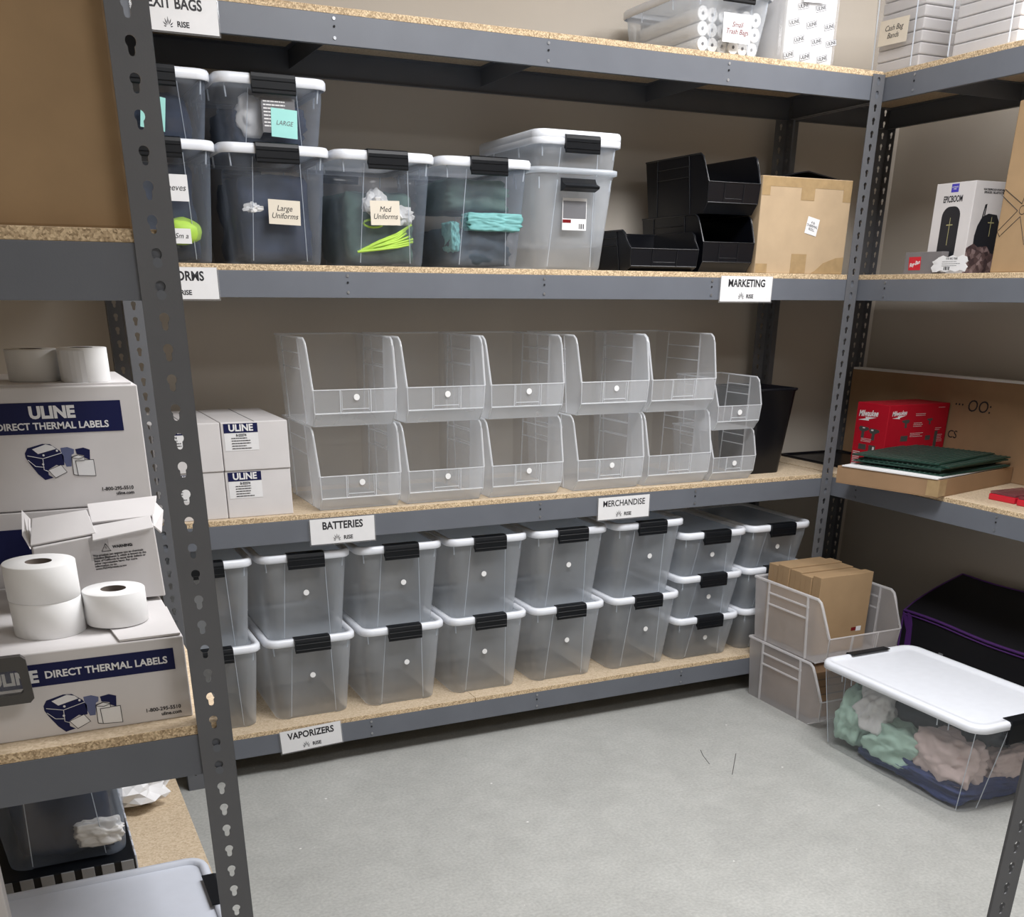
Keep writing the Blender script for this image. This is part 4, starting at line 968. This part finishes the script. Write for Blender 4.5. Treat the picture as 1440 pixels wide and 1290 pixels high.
# label rolls
def roll(label, x, y, z, r, h, core=.019, cat='label roll', tail=None, tilt=0):
    t = thing('label_roll', label, cat, (x, y, z))
    mb = MB(); n_ = 40; ps = []
    def ring(rr, zz): return [(rr * math.cos(2 * math.pi * k / n_), rr * math.sin(2 * math.pi * k / n_), zz) for k in range(n_)]
    mb.loft([ring(core, 0), ring(r - .001, 0), ring(r, .001), ring(r, h - .001), ring(r - .001, h), ring(core, h)], False, False)
    for f_ in range(len(mb.sm)): mb.sm[f_] = True
    obj('paper_roll', mb, M['wroll'], t)
    cm = MB(); cm.loft([ring(core, h - .0004), ring(core, .0005)], False, False); cm.add(ring(core, .001), [tuple(range(n_))]); obj('core', cm, M['inner'], t)
    obj('loose_end', MB().box(-.0006 + r * .5, .0006 + r * .5, -r * .84, -.0, h, h + .0005), M['greyprint'], t, rot=(0, 0, -.9)) if False else None
    if tail:
        tm_ = MB(); pp = []
        for k in range(6):
            a = math.radians(-150 + k * 12); rr = r + .0006 + .0012 * (k == 0)
            pp.append((rr * math.cos(a), rr * math.sin(a)))
        for (p0, p1) in zip(pp, pp[1:]):
            tm_.add([(p0[0], p0[1], h * .93), (p1[0], p1[1], h * .93), (p1[0], p1[1], -.003), (p0[0], p0[1], -.004)], [(3, 2, 1, 0)])
        obj('loose_end', tm_, M['white'], t)
    return t
RT = .9900
roll('white label roll at the bottom of the tall pair on low carton', -.229, -1.447, RT, .0515, .054)
roll('white label roll stacked on another, its brown core visible', -.2295, -1.4475, RT + .0543, .0515, .054)
roll('single wide white label roll on carton flap beside the near post', -.131, -1.452, .9962, .0465, .051)
roll('white label roll with torn paper end on top rear carton', -.098, -1.075, 1.3237, .041, .055, tail=True)
roll('white label roll left of the torn one on top rear carton', -.178, -1.035, 1.3237, .043, .052)
dg_ = thing('tape_holder', 'dark grey plastic holder at the left edge before the low carton', 'holder', (-.44, -1.590, ZL2))
mb = MB()
oo = [(.0, .070), (.166, .070), (.172, .076), (.170, .134), (.164, .140), (.0, .140)]; ii = [(.012, .084), (.156, .084), (.160, .088), (.158, .116), (.154, .120), (.012, .120)]
for ya, yb in ((.0, .012),):
    vs = [(x, ya, z) for x, z in oo] + [(x, ya, z) for x, z in ii] + [(x, yb, z) for x, z in oo] + [(x, yb, z) for x, z in ii]
    fs = [(i, (i + 1) % 6, 6 + (i + 1) % 6, 6 + i) for i in range(6)] + [(12 + (i + 1) % 6, 12 + i, 18 + i, 18 + (i + 1) % 6) for i in range(6)]
    fs += [((i + 1) % 6, i, 12 + i, 12 + (i + 1) % 6) for i in range(6)] + [(6 + i, 6 + (i + 1) % 6, 18 + (i + 1) % 6, 18 + i) for i in range(6)]
    mb.add(vs, fs)
obj('frame', mb, M['dgrey'], dg_)
obj('stand', MB().box(.0, .05, 0, .028, 0, .005).box(.0, .012, .002, .012, .005, .070), M['dgrey'], dg_)
obj('window', MB().box(.012, .160, .005, .006, .084, .120), M['tote'], dg_)
# bottom left
lt_ = tub(.245, 'clear tub with grey white lid at bottom left, black latch beside near post', (-.018, -1.335, ZL0), rz=math.pi / 2, name='latch_tub')
for ch in lt_.children:
    if ch.name.startswith('lid'):
        for c in ch.children: c.data = MB().loft([rrect(TW / 2 - .0185, .0185, TL - .0185, .026, .245 - .014), rrect(TW / 2 - .0185, .0185, TL - .0185, .026, .245 - .008)], smooth=False).mesh('lid_panel', M['lidg'])
        ch.data = ch.data.copy(); ch.data.materials[0] = M['lidg']
M['crate_rib'] = plain('crate_rib_plastic', (.20, .205, .215), .4)
cr = thing('ribbed_crate', 'grey ribbed plastic crate under the dark clothing tub', 'crate', (-.43, -.93, ZL0))
obj('crate_body', MB().box(.004, .290, .004, .42, 0, .128), M['blk'], cr, bevel=.003)
for k in range(7): obj('rib', MB().box(.006 + k * .042, .033 + k * .042, .0, .004, .006, .128), M['crate_rib'], cr, bevel=.001)
for k in range(8): obj('rib', MB().box(.290, .294, .02 + k * .05, .05 + k * .05, .006, .128), M['lidg'], cr, bevel=.001)
dt = tub(.29, 'clear tub of dark clothing on the ribbed crate at lower left', (-.275, -.945, ZL0 + .130), mat='tub_f')
stuffing('folded_clothes', 'very dark clothing filling the tub on the ribbed crate', dt, 'ncloth', .22, 41, y0=.06, y1=.4)
garment('white_cloth', 'pale cloth in the lower right of the dark clothing tub', 'wcloth', (-.205, -.893, ZL0 + .130 + .065), (.058, .016, .036), 42, .3)
pp = thing('paper_bundle', 'crumpled white paper bag on the chipboard shelf at lower left', 'paper bag', (-.10, -.40, ZL0))
crumple('bag_body', M['white'], pp, (-.0, .03, .055), (.10, .085, .052), 51, .5, True, 3)
wc = thing('white_carton', 'white carton edge at the far lower left corner of the picture', 'box', (-.487, -1.5555, ZL0))
obj('carton_body', MB().box(0, .121, 0, .055, 0, .48), M['wbox'], wc, bevel=.002)
